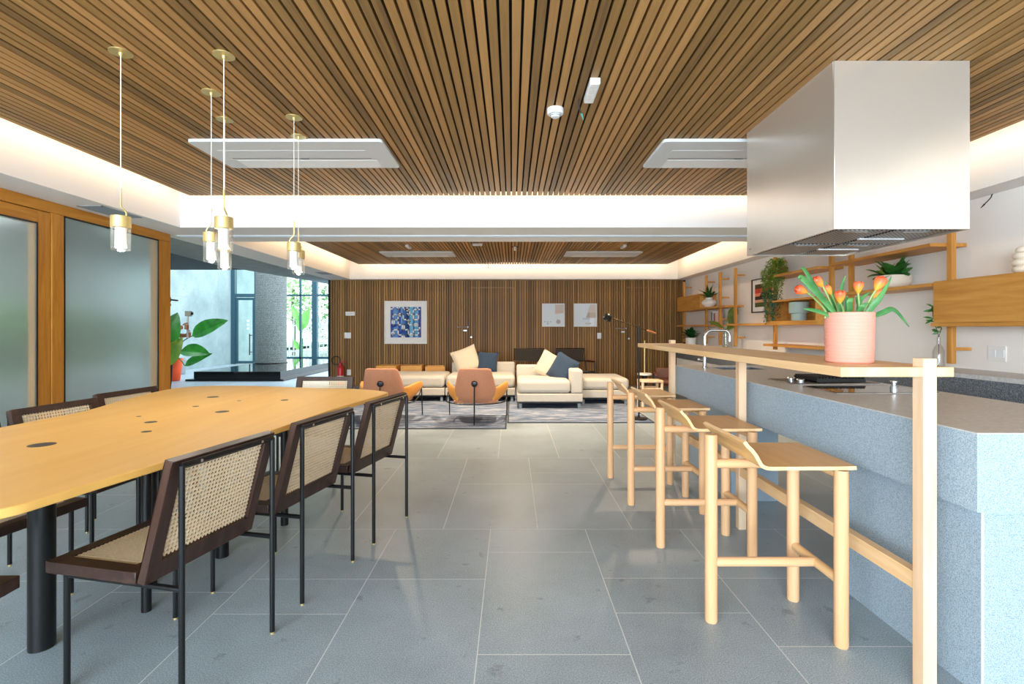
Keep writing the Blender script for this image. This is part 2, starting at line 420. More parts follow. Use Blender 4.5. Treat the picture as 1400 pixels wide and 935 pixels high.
def mat_mesh():
    m, N, L, b = newmat('perforated_steel_mesh'); tc = N.new('ShaderNodeTexCoord')
    vm = N.new('ShaderNodeVectorMath'); vm.operation = 'SCALE'; L.new(tc.outputs['Object'], vm.inputs[0]); vm.inputs['Scale'].default_value = 1/.011
    ch = N.new('ShaderNodeTexChecker'); ch.inputs['Scale'].default_value = 1; L.new(vm.outputs[0], ch.inputs[0])
    ch.inputs[1].default_value = S('#4a4c4f'); ch.inputs[2].default_value = S('#a9acaf'); L.new(ch.outputs[0], b.inputs['Base Color'])
    b.inputs['Metallic'].default_value = .8; b.inputs['Roughness'].default_value = .35; return m
M['mesh'] = mat_mesh()
def mat_tulip():
    m, N, L, b = newmat('tulip_petal'); tc = N.new('ShaderNodeTexCoord'); sx = N.new('ShaderNodeSeparateXYZ'); L.new(tc.outputs['Object'], sx.inputs[0])
    n1 = noise(N, L, coords(N, L, (1, 1, 1)), 60, 3, .6); a = N.new('ShaderNodeMath'); a.operation = 'MULTIPLY_ADD'; L.new(sx.outputs[2], a.inputs[0]); a.inputs[1].default_value = 16; 
    h = N.new('ShaderNodeMath'); h.operation = 'MULTIPLY'; L.new(n1.outputs[0], h.inputs[0]); h.inputs[1].default_value = .5; L.new(h.outputs[0], a.inputs[2])
    r = ramp(N, [(.1, '#e6b024'), (.45, '#f29c38'), (.8, '#ec6a3c'), (1, '#e4512f')]); L.new(a.outputs[0], r.inputs[0]); L.new(r.outputs[0], b.inputs['Base Color'])
    b.inputs['Roughness'].default_value = .45; b.inputs['Subsurface Weight'].default_value = 0; return m
M['tulip'] = mat_tulip()
M['skin'] = plain('skin', '#c08463', .55)
M['pendant_core'] = plain('white_lamp_core', '#f4f2ee', .5)

# ------------------------------------------------------------------ the setting
XL, XR, YF, YB = -3.29, 3.364, 10.59, -3.4      # soffit fascias, far wall, open window side behind the camera
WR = 3.585                                       # right wall
ZS, ZC, ZT = 2.181, 2.457, 2.74                  # soffit, slat ceiling, slab above

def build_floor():
    # tiles lie in bands across the room; every second band is shifted by half a tile
    rnd = random.Random(5); w = .556; g = .0020
    bands = [YB, -2.0, -.30, 1.36, 3.01, 4.66, 6.30, 7.95, 9.6, 11.2, 12.9, 14.5, 16.0, 17.0]
    given = {(3, -1): [2.41], (3, 0): [1.853, 2.70], (3, 1): [2.124, 2.42], (3, -2): [2.115, 2.41], (3, 2): [1.9, 2.42], (4, 0): [3.89], (4, 1): [3.89, 4.19], (4, -1): []}
    me = bpy.data.meshes.new('floor'); fs = []; mi = []; tone = []
    vs = [(-12.2, YB, -.0004), (3.6, YB, -.0004), (3.6, 17, -.0004), (-12.2, 17, -.0004)]; fs.append((0, 1, 2, 3)); mi.append(1); tone.append(1)
    for bi, (ya, yb) in enumerate(zip(bands, bands[1:])):
        off = -.126 if bi % 2 else -.126-.279
        if bi == 2: off = -.126
        for k in range(-23, 8):
            x0, x1 = max(off+w*k, -12.2), min(off+w*(k+1), 3.6)
            if x1-x0 < .02: continue
            kk = (bi, k)
            if kk in given: cuts = given[kk]
            else: cuts = rnd.choice(([], [ya+.62], [ya+.93], [yb-.62], [yb-.31], [ya+.31, ya+.93]))
            ys = [ya]+[c for c in cuts if ya < c < yb]+[yb]
            for a, b in zip(ys, ys[1:]):
                n = len(vs); vs += [(x0+g, a+g, 0), (x1-g, a+g, 0), (x1-g, b-g, 0), (x0+g, b-g, 0)]
                fs.append((n, n+1, n+2, n+3)); mi.append(0); tone.append(rnd.uniform(.93, 1.05))
    me.from_pydata(vs, [], fs); me.materials.append(M['floor']); me.materials.append(M['grout'])
    me.polygons.foreach_set('material_index', mi)
    ca = me.color_attributes.new('tone', 'FLOAT_COLOR', 'CORNER')
    for p, t in zip(me.polygons, tone):
        for li in p.loop_indices: ca.data[li].color = (t, t, t, 1)
    o = bpy.data.objects.new('floor', me); COL.objects.link(o); tag(o, kind='structure')
build_floor()
mb = MB(); mb.box(-14, 10, 17.0, 45, -.1, -.01); mb.box(-30, -12.2, -4, 45, -.1, -.01)
struct('ground', mb, plain('garden_ground', '#8d948c', .9))

def slat_panel(x0, x1, y0, y1):
    mb = MB(); k0, k1 = math.ceil(x0/.05), math.floor(x1/.05)
    for k in range(k0, k1): mb.box(k*.05, k*.05+.0375, y0, y1, ZC, ZC+.028)
    return mb
o = struct('ceiling', slat_panel(-3.13, 3.18, -3.2, 4.92), M['slat_c'], smooth=0)
b = MB(); b.box(-3.10, 3.15, -3.2, 4.89, ZC+.03, ZC+.045); tag(b.build('backing_board', M['dark'], o, smooth=0), kind='structure')
o = struct('ceiling', slat_panel(-3.07, 3.14, 6.12, 10.17), M['slat_c'], smooth=0)
b = MB(); b.box(-3.04, 3.11, 6.12, 10.14, ZC+.03, ZC+.045); tag(b.build('backing_board', M['dark'], o, smooth=0), kind='structure')
struct('ceiling_slab', MB().box(-3.75, 3.75, YB, 10.8, ZT, ZT+.15), M['white'])
soff = plain('soffit_paint', '#eceae8', .75)
struct('trim_1', MB().box(-3.75, XL, YB, YF, ZS, ZT), soff)
struct('trim_2', MB().box(XR, WR, YB, YF, ZS, ZT), soff)
mb = MB(); mb.box(XL, XR, 5.075, 5.91, ZS, ZT); struct('trim_3', mb, soff)
struct('trim_4', MB().box(XL, XR, 10.39, YF, ZS, ZT), soff)
mb = MB(); mb.box(-3.6, XR+.1, 5.495, 5.512, ZS-.012, ZS); mb.box(-3.6, XR+.1, 5.56, 5.577, ZS-.012, ZS); struct('trim_5', mb, M['plasticg'])
struct('wall_right', MB().box(WR, WR+.16, YB, YF+.2, 0, ZT), M['wallp'])

# far wall of vertical wooden slats
mb = MB()
for k in range(-76, 72):
    x0 = k*.05
    if x0 < -3.80 or x0+.04 > WR: continue
    mb.box(x0, x0+.040, YF-.022, YF-.002, 0.0, ZS)
o = struct('wall_far', mb, M['slat_w'], smooth=0)
b = MB(); b.box(-3.80, WR, YF-.004, YF+.16, 0, ZT); tag(b.build('backing_panel', M['dark'], o, smooth=0), kind='structure')
seam = plain('door_seam_wood', '#9c7140', .5)
def flush_door(n, x0, x1, zt, hx, hz, left_seam, right_seam):
    mb = MB(); y = YF-.026
    if left_seam: mb.box(x0, x0+.012, y, y+.006, 0, zt)
    if right_seam: mb.box(x1-.012, x1, y, y+.006, 0, zt)
    mb.box(x0, x1, y, y+.006, zt-.012, zt)
    d = struct('door_%d' % n, mb, seam)
    hb = MB(); hb.cyl((hx+.22, y, hz), (hx+.22, y-.05, hz), .011); hb.tube([(hx+.22, y-.05, hz), (hx+.0, y-.05, hz)], .010)
    hb.box(hx+.13, hx+.2, y-.012, y, hz-.085, hz-.06)
    hb.build('door_handle', M['satin'], d)
    lb = MB(); lb.cyl((hx+.29, y, hz-.21), (hx+.29, y-.014, hz-.21), .018); lb.build('door_lock', M['satin'], d)
flush_door(2, -.86, .045, 2.03, -1.13, 1.21, False, True)
flush_door(3, 2.36, 3.16, 2.03, 2.12, 1.18, False, False)

# left partition of amber wood with frosted glass: a sliding leaf and a fixed light
PX = -3.635
def frost(name, y0, y1, z0, z1, parent): 
    return MB().box(PX-.012, PX-.002, y0, y1, z0, z1).build(name, M['frost'], parent, smooth=0)
mb = MB(); mb.box(PX-.09, PX, 4.045, 4.155, 0, ZS-.088); mb.box(PX-.09, PX+.0, 5.268, 5.45, 0, ZS-.088)
mb.box(PX-.09, PX, 4.155, 5.268, 0, .10)
w1 = struct('window_1', mb, M['amber'], bevel=.003)
tp = MB().box(PX-.09, PX, -1.0, 5.45, ZS-.088, ZS-.001); tag(tp.build('window_head', M['amber_h'], w1, bevel=.003), kind='structure')
frost('frosted_pane', 4.155, 5.268, .10, ZS-.088, w1)
bd = MB()
for y0, y1, z0, z1 in ((4.155, 4.166, .1, 2.09), (5.257, 5.268, .1, 2.09), (4.155, 5.268, 2.08, 2.093)): bd.box(PX-.016, PX+.002, y0, y1, z0, z1)
bd.build('glazing_bead', M['black'], w1)
def leaf_door(n, y0, y1):
    mb = MB(); z1 = ZS-.092
    mb.box(PX-.08, PX-.006, y0, y0+.113, 0.01, z1); mb.box(PX-.08, PX-.006, y1-.113, y1, 0.01, z1)
    mb.box(PX-.08, PX-.006, y0+.113, y1-.113, .01, .14)
    d = struct('door_%d' % n, mb, M['amber'], bevel=.003)
    t = MB().box(PX-.08, PX-.006, y0+.113, y1-.113, z1-.095, z1); t.build('door_rail', M['amber_h'], d, bevel=.003)
    frost('frosted_pane', y0+.113, y1-.113, .14, z1-.095, d)
    bd = MB(); bd.box(PX-.016, PX+.0, y1-.124, y1-.113, .14, z1-.095); bd.box(PX-.016, PX+.0, y0+.113, y1-.113, z1-.106, z1-.095)
    bd.build('glazing_bead', M['black'], d)
leaf_door(1, 2.30, 4.040); leaf_door(4, .55, 2.295); leaf_door(5, -1.2, .545)

# air grille in the left soffit, another in the far soffit
def grille(label, x0, x1, y0, y1):
    t = thing('air_grille', label, 'vent', ((x0+x1)/2, (y0+y1)/2, ZS))
    w, h = (x1-x0)/2, (y1-y0)/2
    mb = MB()
    for a in ((-w, w, -h, -h+.012), (-w, w, h-.012, h), (-w, -w+.012, -h, h), (w-.012, w, -h, h)): mb.box(*a, -.006, 0)
    mb.build('frame', M['greyd'], t)
    mb = MB(); n = int(2*h/.03)
    for i in range(n):
        y = -h+.015+i*(2*h-.03)/n; mb.box(-w+.012, w-.012, y, y+.008, -.005, -.0005)
    mb.build('louvre', M['greyd'], t); MB().box(-w+.012, w-.012, -h+.012, h-.012, -.001, 0).build('backing', M['dark'], t)
grille('long dark air grille in the soffit above the frosted glass partition', -3.545, -3.335, 4.17, 4.62)
grille('small dark air grille in the soffit near the far slatted wall', -3.50, -3.30, 9.1, 9.45)

# lobby beyond the opening
mb = MB(); mb.prism([(-3.75, 5.45), (-4.45, 5.45), (-4.53, 6.8), (-4.67, 8.15), (-4.14, 11.49), (-3.75, 11.49)], ZS, ZS+.4)
struct('trim_6', mb, M['conc'])
struct('wall_backdrop', MB().box(-7.35, -7.2, YB, 9.4, 0, 2.459), plain('backdrop_wall_paint', '#c4ccca', .8))  # wall added behind the shrubs to give the frosted panes an even pale tone
struct('ceiling_lobby', MB().box(-12.2, -3.75, YB, 11.17, 2.459, 2.75), M['deck'])
mb = MB(); mb.box(-9.5, -9.3, 5.0, 20, 0, 4.6)
wl = struct('wall_left', mb, M['concl'])
mb = MB()
for y in (12.9, 15.3, 17.7):
    for z in (.5, 1.1, 1.7, 2.3, 2.9):
        for dy in (-.8, 0, .8): mb.cyl((-9.301, y+dy, z), (-9.2985, y+dy, z), .022, n=10)
tag(mb.build('tie_hole', M['greyd'], wl), kind='structure')
mb = MB()
for z in (.62, 1.35, 2.08, 2.8): mb.box(-9.302, -9.2985, 5, 20, z, z+.008)
for y in (10.6, 13.4, 16.2): mb.box(-9.302, -9.2985, y, y+.008, 0, 4.5)
tag(mb.build('joint', M['greyd'], wl), kind='structure')

YG = 17.0
def mull(x0, x1, z0, z1, d=.08): mb.box(x0, x1, YG-d/2, YG+d/2, z0, z1)
mb = MB()
mull(-9.3, -9.17, 0, 4.4, .14); mull(-8.53, -8.44, 0, 4.4, .12); mull(-7.60, -7.50, 0, 4.4, .10); mull(-7.045, -6.99, 0, 4.4); mull(-6.62, -6.45, 0, 4.4, .16)
mull(-6.0, -5.95, 0, 4.4); mull(-5.3, -5.2, 0, 4.4); mull(-4.4, -4.3, 0, 4.4)
mull(-9.3, -8.44, 2.22, 2.33, .10); mull(-7.6, -4.3, 2.25, 2.31); mull(-8.44, -7.6, 2.25, 2.31); mull(-8.5, -4.3, .16, .24); mull(-9.3, -4.3, 4.3, 4.4); mull(-8.5, -4.3, 0, .04)
w2 = struct('window_2', mb, M['blue'], smooth=0)
gl = MB(); gl.box(-8.44, -4.3, YG-.006, YG+.006, .03, 4.35); gl.box(-9.2, -8.5, YG-.006, YG+.006, 2.3, 4.35)
tag(gl.build('window_pane', M['glass'], w2, smooth=0), kind='structure')
mb = MB(); mb.box(-9.165, -9.09, YG-.03, YG+.03, .02, 2.20); mb.box(-8.60, -8.535, YG-.03, YG+.03, .02, 2.20); mb.box(-9.09, -8.60, YG-.03, YG+.03, 2.12, 2.20); mb.box(-9.09, -8.60, YG-.03, YG+.03, .02, .10)
d6 = struct('door_6', mb, M['blue'], smooth=0)
tag(MB().box(-9.09, -8.60, YG-.006, YG+.006, .10, 2.12).build('door_pane', M['glass'], d6, smooth=0), kind='structure')
mb = MB(); mb.tube([(-8.67, YG-.08, .3), (-8.67, YG-.08, 1.0)], .018); mb.cyl((-8.67, YG-.08, .4), (-8.61, YG-.03, .4), .012); mb.cyl((-8.67, YG-.08, .95), (-8.61, YG-.03, .95), .012)
mb.build('door_pull', M['black'], d6)
mb = MB()
for z in (1.40, 1.27, 1.14): mb.box(-8.80, -8.72, YG-.010, YG-.0065, z, z+.07)
mb.build('door_notice', M['paper'], d6)

t = struct('plinth', MB().box(-7.13, -5.19, 11.47, 16.2, .045, .213), M['plinth'], bevel=.004)
tag(MB().box(-7.29, -5.10, 11.42, 16.3, 0, .045).build('plinth_step', M['plinth'], t), kind='structure')
mb = MB(); mb.lathe([(.40, .213), (.40, 4.5)], 48, (-6.77, 14.4, 0))
t = struct('column', mb, M['column'])
mb = MB()
for i in range(48): mb.lathe([(.4005, .30+i*.06), (.405, .31+i*.06), (.4005, .32+i*.06)], 48, (-6.77, 14.4, 0), caps=False)
tag(mb.build('board_ridge', M['column'], t), kind='structure')
tag(MB().lathe([(.43, .213), (.43, .235)], 40, (-6.77, 14.4, 0)).build('column_foot', M['black'], t), kind='structure')

# ------------------------------------------------------------------ dining table, chairs
def dining_table():
    t = thing('dining_table', 'long amber tabletop of rounded tapering outline on black round legs', 'table', (-1.6, 2.4, 0))
    pts = [(-1.19, 1.325), (-1.167, 1.457), (-1.12, 1.685), (-1.02, 2.17), (-.955, 2.75), (-.868, 3.20), (-.835, 3.38), (-.865, 3.50), (-1.09, 3.64), (-1.50, 3.73), (-1.91, 3.84), (-2.25, 3.855),
           (-2.40, 3.77), (-2.435, 3.55), (-2.35, 3.10), (-2.25, 2.74), (-2.225, 2.51), (-2.23, 2.25), (-2.22, 1.8), (-2.17, 1.35), (-2.08, 1.19), (-1.9, 1.14), (-1.55, 1.12), (-1.30, 1.15), (-1.215, 1.23)]
    P = [(p.x+1.6, p.y-2.4) for p in spline([(x, y, 0) for x, y in pts], 5)]
    MB().prism(P, .724, .749).build('tabletop', M['table'], t, bevel=.004, seg=3)
    legs = [(-1.742, 1.897, .041), (-1.881, 3.22, .033), (-1.75, 2.833, .016), (-1.502, 2.653, .032), (-1.663, 2.357, .025), (-1.528, 2.14, .019),
            (-1.368, 3.079, .022), (-1.625, 3.05, .010), (-1.83, 2.51, .011)]
    for x, y, r in legs:
        l = MB().lathe([(r, .004), (r, .724)], 28, (x+1.6, y-2.4, 0)).build('leg', M['black'], t)
        MB().lathe([(r*.97, 0), (r*.97, .004)], 24, (x+1.6, y-2.4, 0)).build('foot_pad', M['blackm'], l)
        c = MB().lathe([(r*1.02, .7488), (r*1.02, .7496)], 28, (x+1.6, y-2.4, 0)).build('leg_cap', plain('leg_cap_black', '#3a3230', .5), l)
dining_table()

def dining_chair(label, loc, rz):
    t = thing('dining_chair', label, 'chair', loc, rz, 'cane dining chairs around the amber table')
    w = .2065; r = .0095
    # local: faces +Y, rear legs on y = 0
    for sx in (-1, 1):
        for y, z1 in ((0, .757), (.45, .385)):
            mb = MB().tube([(sx*w, y, .008), (sx*w, y, z1)], r, 12); l = mb.build('leg', M['black'], t)
            MB().cyl((sx*w, y, 0), (sx*w, y, .009), .0075).build('foot_tip', M['brass'], l)
    mb = MB()
    mb.tube([(-w, 0, .757), (w, 0, .757)], r*.95, 10); mb.build('top_tube', M['black'], t); mb = MB()
    for sx in (-1, 1): mb.tube([(sx*w, 0, .375), (sx*w, .45, .375)], r*.95, 10)
    mb.tube([(-w, .45, .375), (w, .45, .375)], r*.95, 10)
    mb.build('base_frame', M['black'], t)
    for sx in (-1, 1): MB().cyl((sx*.14, -.011, .757), (sx*.14, -.006, .757), .005).build('screw', M['chrome'], t)
    # seat: wooden frame with a cane inset
    sw = .232; y0, y1 = .146, .505; z0, z1 = .386, .424; b = .048
    mb = MB(); mb.box(-sw, sw, y1-b, y1, z0, z1); mb.box(-sw, sw, y0, y0+b, z0, z1); mb.box(-sw, -sw+b, y0+b, y1-b, z0, z1); mb.box(sw-b, sw, y0+b, y1-b, z0, z1)
    s = mb.build('seat', M['walnut'], t, bevel=.002)
    MB().box(-sw+b, sw-b, y0+b, y1-b, -.002, .002).build('cane_panel', M['cane'], s, smooth=0, loc=(0, 0, z1-.005))
    # back: frame leaning on the top tube
    H = .402; yb, zb = .112, .384; lean = math.atan2(.104, .388)
    mb = MB(); th = .03
    mb.box(-sw, sw, 0, .065, -th, 0); mb.box(-sw, sw, H-.032, H, -th, 0); mb.box(-sw, -sw+.045, .065, H-.032, -th, 0); mb.box(sw-.045, sw, .065, H-.032, -th, 0)
    k = mb.build('backrest', M['walnut_z'], t, bevel=.002, loc=(0, yb, zb), rot=(R(90)+lean, 0, 0))
    MB().box(-sw+.045, sw-.045, .065, H-.032, -.002, .002).build('cane_panel', M['cane'], k, smooth=0, loc=(0, 0, -th*.5))
    return t
c0 = dining_chair('cane-backed dining chair nearest the camera on the aisle side of the table', (-.973, 1.78, 0), R(77.4))
dup(c0, 'middle one of the three cane dining chairs along the aisle side of the table', (-.851, 2.388, 0), R(77.4))
dup(c0, 'farthest of the three cane dining chairs along the aisle side, beside the table corner', (-.7075, 3.0, 0), R(76.5))
dup(c0, 'cane dining chair on the window side, before the amber stiles between frosted panes', (-2.475, 2.75, 0), R(-96))
dup(c0, 'cane dining chair on the window side, farthest along, before the fixed frosted pane', (-2.55, 3.36, 0), R(-96))
dup(c0, 'cane dining chair on the window side cut off by the left edge of the picture', (-2.43, 2.13, 0), R(-98))
dup(c0, 'cane dining chair facing us at the far end of the table, only its top showing', (-1.557, 4.30, 0), R(180))
dup(c0, 'dining chair at the near end of the table, only a seat corner showing', (-1.74, 1.065, 0), R(0))

# ------------------------------------------------------------------ island, bar, stools
IX0, IX1, IY0, IY1, IT, IB = 1.42, 2.17, 1.563, 4.44, .861, .618
def island():
    t = thing('kitchen_island', 'grey granite kitchen island with thick overhanging top in front of the shelves', 'kitchen island', (1.8, 3.0, 0))
    ox, oy = 1.8, 3.0
    sx0, sx1, sy0, sy1 = 1.64, 2.0, 3.97, 4.29
    mb = MB()
    for a in ((IX0, sx0, IY0, IY1), (sx1, IX1, IY0, IY1), (sx0, sx1, IY0, sy0), (sx0, sx1, sy1, IY1)):
        mb.box(a[0]-ox, a[1]-ox, a[2]-oy, a[3]-oy, IB, IT-.004)
    o = mb.build('slab', M['granite'], t, smooth=0)
    mb = MB()
    for a in ((IX0, sx0, IY0, IY1), (sx1, IX1, IY0, IY1), (sx0, sx1, IY0, sy0), (sx0, sx1, sy1, IY1)):
        mb.box(a[0]-ox, a[1]-ox, a[2]-oy, a[3]-oy, IT-.004, IT)
    mb.build('worktop_surface', M['granite_top'], t, smooth=0)
    mb = MB(); e = .012; zb = IT-.2
    x0, x1, y0, y1 = sx0-ox, sx1-ox, sy0-oy, sy1-oy
    mb.box(x0, x1, y0, y1, zb, zb+.01); mb.box(x0, x0+e, y0, y1, zb, IT-.006); mb.box(x1-e, x1, y0, y1, zb, IT-.006); mb.box(x0, x1, y0, y0+e, zb, IT-.006); mb.box(x0, x1, y1-e, y1, zb, IT-.006)
    mb.build('sink_bowl', M['granite_dark'], t, smooth=0)
    MB().box(1.499-ox, 2.10-ox, 1.637-oy, 2.30-oy, 0, IB).build('base', M['granite'], t, smooth=0)
    MB().box(1.499-ox, 1.82-ox, 3.50-oy, 4.38-oy, 0, IB).build('base', M['granite'], t, smooth=0)
    MB().box(1.499-ox, 1.506-ox, 1.634-oy, 1.637-oy, 0, IB).build('joint', plain('pale_joint', '#d5d8d8', .6), t, smooth=0)
island()

def bar():
    t = thing('breakfast_bar', 'pale ash breakfast bar on three square posts running along the granite island', 'bar counter', (1.25, 3.0, 0))
    ox, oy = 1.25, 3.0
    MB().box(1.065-ox, 1.4316-ox, 1.657-oy, 4.34-oy, 1.0229, 1.0545).build('bar_top', M['pale_y'], t, bevel=.002)
    for y in (1.655, 3.0, 4.30):
        MB().box(1.33-ox, 1.374-ox, y-oy, y+.046-oy, 0, 1.0825 if y != 3.0 else 1.0229).build('post', M['pale'], t, bevel=.0015)
    MB().box(1.333-ox, 1.371-ox, 1.701-oy, 4.30-oy, .315, .372).build('foot_rail', M['pale_y'], t, bevel=.002)
bar()

def bar_stool(label, loc):
    t = thing('bar_stool', label, 'bar stool', loc, 0, 'beech stools along the breakfast bar')
    # local: back leg at x = 0, two front legs at x = .42, y along the bar
    r = .0245
    MB().lathe([(r*.92, 0), (r, .006), (r, .748), (r*.9, .753)], 24, (0, 0, 0)).build('leg', M['beech'], t)
    for y in (-.163, .163):
        MB().lathe([(r*.92, 0), (r, .006), (r, .655)], 24, (.42, y, 0)).build('leg', M['beech'], t)
    MB().tube([(0, 0, .636), (.42, 0, .636)], .0185, 18).build('seat_rail', M['beech_x'], t)
    MB().tube([(.42, -.163, .636), (.42, .163, .636)], .0185, 18).build('seat_rail', M['pale_y'], t)
    MB().tube([(0, 0, .240), (.42, 0, .240)], .0185, 18).build('stretcher', M['beech_x'], t)
    MB().tube([(.42, -.163, .240), (.42, .163, .240)], .0185, 18).build('stretcher', M['pale_y'], t)
    prof = [(.455, .664), (.40, .663), (.30, .6625), (.20, .662), (.15, .6615), (.125, .664), (.106, .673), (.094, .690), (.082, .712), (.068, .730), (.052, .746), (.040, .762)]
    P = spline([(x, 0, z) for x, z in prof], 3, closed=False); th = .0135; up = []; dn = []
    for i, p in enumerate(P):
        a = P[min(i+1, len(P)-1)]-P[max(i-1, 0)]; nrm = Vector((a.z, 0, -a.x)).normalized()
        if nrm.z < 0: nrm = -nrm
        dn.append(p); up.append(p+nrm*th)
    prof2 = [(p.x, p.z) for p in dn]+[(p.x, p.z) for p in reversed(up)]
    mb = MB(); n = len(prof2); y0, y1 = -.197, .197
    vs = [(x, y0, z) for x, z in prof2]+[(x, y1, z) for x, z in prof2]
    k = n//2; fs = []; fe = []
    for i in range(n): fs.append((i, (i+1) % n, (i+1) % n+n, i+n))
    for i in range(k-1): fe += [(i, n-1-i, n-2-i, i+1), (i+n, i+1+n, n-2-i+n, n-1-i+n)]
    fe.append(fs.pop(n-1)); fe.append(fs.pop(k-1))
    mb._a(vs, fs, 0); mb._a(vs, fe, 1); mb.build('seat', [M['ply'], M['pale_y']], t, smooth=35)
    return t
s0 = bar_stool('beech bar stool nearest the camera, its whole frame in view', (.803, 2.065, 0))
dup(s0, 'second beech bar stool from the camera, beside the middle post of the bar', (.803, 2.77, 0))
dup(s0, 'third beech bar stool from the camera, behind the one at the middle bar post', (.797, 3.43, 0))
dup(s0, 'farthest beech bar stool, at the end of the bar near the rug', (.778, 4.05, 0))

# cookers, tap
def gas_hob():
    t = thing('gas_grill_hob', 'steel-edged built-in gas grill with black ribbed grate on the island', 'hob', (1.85, 3.05, IT))
    MB().box(-.255, .255, -.15, .15, 0, .006).build('tray', M['steel'], t, bevel=.002)
    MB().box(-.245, .245, -.14, .14, .0055, .008).build('pan', plain('dark_pan', '#3b2f28', .35, .6), t)
    mb = MB()
    for i in range(15):
        x = -.10+i*.019; mb.box(x, x+.008, -.115, .115, .014, .040)
    mb.box(-.105, .175, -.12, -.112, .010, .032); mb.box(-.105, .175, .112, .12, .010, .032); mb.box(-.105, .175, -.004, .004, .012, .03)
    mb.build('grate', M['blackm'], t, bevel=.001)
    for y in (-.07, .03):
        MB().lathe([(.022, .008), (.022, .022), (.018, .026)], 20, (-.17, y, 0)).build('knob', M['chrome'], t)
gas_hob()
def induction():
    t = thing('glass_hob', 'flat dark glass hob with bright steel edge on the island beside the post', 'hob', (1.84, 2.645, IT))
    MB().box(-.255, .255, -.15, .15, 0, .005).build('rim', M['steel'], t, bevel=.0015)
    MB().box(-.248, .248, -.143, .143, .0045, .0065).build('glass_plate', plain('dark_hob_glass', '#2a2320', .05, 0, .7), t)
    MB().lathe([(.017, .006), (.017, .03), (.013, .032), (.013, .044), (.019, .046), (.019, .053)], 24, (.092, -.055, 0)).build('knob', M['chrome'], t)
induction()
def tap():
    t = thing('kitchen_tap', 'tall chrome swan-neck tap beside the island sink', 'tap', (1.555, 4.13, IT))
    pts = [(0, 0, .02), (0, 0, .245)]
    for i in range(1, 9): a = R(90*i/8); pts.append((.06-.06*math.cos(a), 0, .245+.06*math.sin(a)))
    for i in range(1, 9): a = R(90*i/8); pts.append((.145+.055*math.sin(a), 0, .25+.055*math.cos(a)))
    pts.append((.20, 0, .215))
    MB().tube(pts, .0115, 16).build('spout', M['chrome'], t)
    MB().lathe([(.024, 0), (.024, .008), (.016, .014), (.016, .085)], 24).build('body', M['chrome'], t)
    mb = MB(); mb.tube([(-.014, 0, .065), (-.05, 0, .068)], .007, 12); mb.ball((-.05, 0, .068), .011, .011, .011); mb.build('lever', M['chrome'], t)
tap()

def hood():
    x0, x1, y0, y1, z0, z1 = 1.536, 2.183, 2.44, 3.348, 1.653, ZC
    t = thing('range_hood', 'large box-shaped polished steel extractor hood hanging from the ceiling over the island', 'range hood', ((x0+x1)/2, (y0+y1)/2, z0))
    w, d, h = (x1-x0)/2, (y1-y0)/2, z1-z0
    mb = MB(); e = .012
    mb.box(-w, w, -d, -d+e, 0, h); mb.box(-w, w, d-e, d, 0, h); mb.box(-w, -w+e, -d+e, d-e, 0, h); mb.box(w-e, w, -d+e, d-e, 0, h)
    b = mb.build('shell', None or M['hood'], t, bevel=.0015)
    MB().box(-w+e, w-e, -d+e, d-e, .014, .022).build('underside', M['steel'], t)
    for i in range(2):
        for j in range(2):
            xa = -w+.04+i*(w-.03); ya = -d+.05+j*(d-.03)
            f = MB().box(xa, xa+w-.06, ya, ya+d-.07, .004, .014).build('filter', M['mesh'], t, smooth=0)
            mb = MB().box(xa+.05, xa+.17, ya+.015, ya+.03, -.001, .004); mb.build('filter_handle', M['chrome'], f)
    for y in (-.18, .18): MB().box(-.02, .22, y, y+.018, -.001, .006).build('lamp_strip', M['plastic'], t)
    mb = MB()
    for i in range(4): mb.box(-w-.0008, -w, d-.06+i*.008, d-.056+i*.008, .035, .041)
    mb.build('badge', M['black'], t)
mm, N, L, b_ = newmat('polished_hood_steel')
b_.inputs['Metallic'].default_value = .68; b_.inputs['Base Color'].default_value = S('#dfd8cf'); b_.inputs['Roughness'].default_value = .26
n1 = noise(N, L, coords(N, L, (1, 1, 1)), 1.8, 3, .5); bump(N, L, b_, n1.outputs[0], .12, .05)
M['hood'] = mm
hood()

# ------------------------------------------------------------------ pendants and ceiling fittings
def pendant(label, x, y, top=1.697, rz=0):
    t = thing('pendant_lamp', label, 'pendant lamp', (x, y, top), rz, 'brass and glass pendants over the dining table')
    zc = ZC-top
    MB().lathe([(.048, zc-.006), (.048, zc-.0005)], 32).build('canopy', M['brass'], t)
    mb = MB(); mb.lathe([(.008, zc-.02), (.010, zc-.006)], 14); mb.build('canopy_boss', M['brass'], t)
    MB().tube([(0, 0, .12), (0, 0, zc-.01)], .0022, 8).build('wire', plain('white_wire', '#e6dfd2', .5) if 'wirem' not in M else M['wirem'], t)
    MB().tube([(0, 0, .13), (0, 0, .05), (.004, 0, .042), (.022, 0, .024), (.026, 0, .014), (.026, 0, 0)], .0038, 10).build('rod', M['brass'], t)
    MB().lathe([(.0, .001), (.038, .001), (.040, -.001), (.040, -.050), (.037, -.052), (.0, -.052)], 36).build('cap', M['brass'], t)
    MB().lathe([(.0385, -.05), (.0385, -.155), (.036, -.158), (.030, -.158), (.030, -.155), (.034, -.153), (.0345, -.05)], 36, caps=False).build('glass_shade', M['bulbglass'], t)
    MB().lathe([(.0, -.052), (.023, -.053), (.023, -.142), (.0, -.144)], 24, caps=False).build('light_core', M['pendant_core'], t)
    return t
M['wirem'] = plain('white_wire', '#e6dfd2', .5)
p0 = pendant('brass and glass pendant lamp farthest left, hanging in front of the frosted pane', -1.807, 2.365)
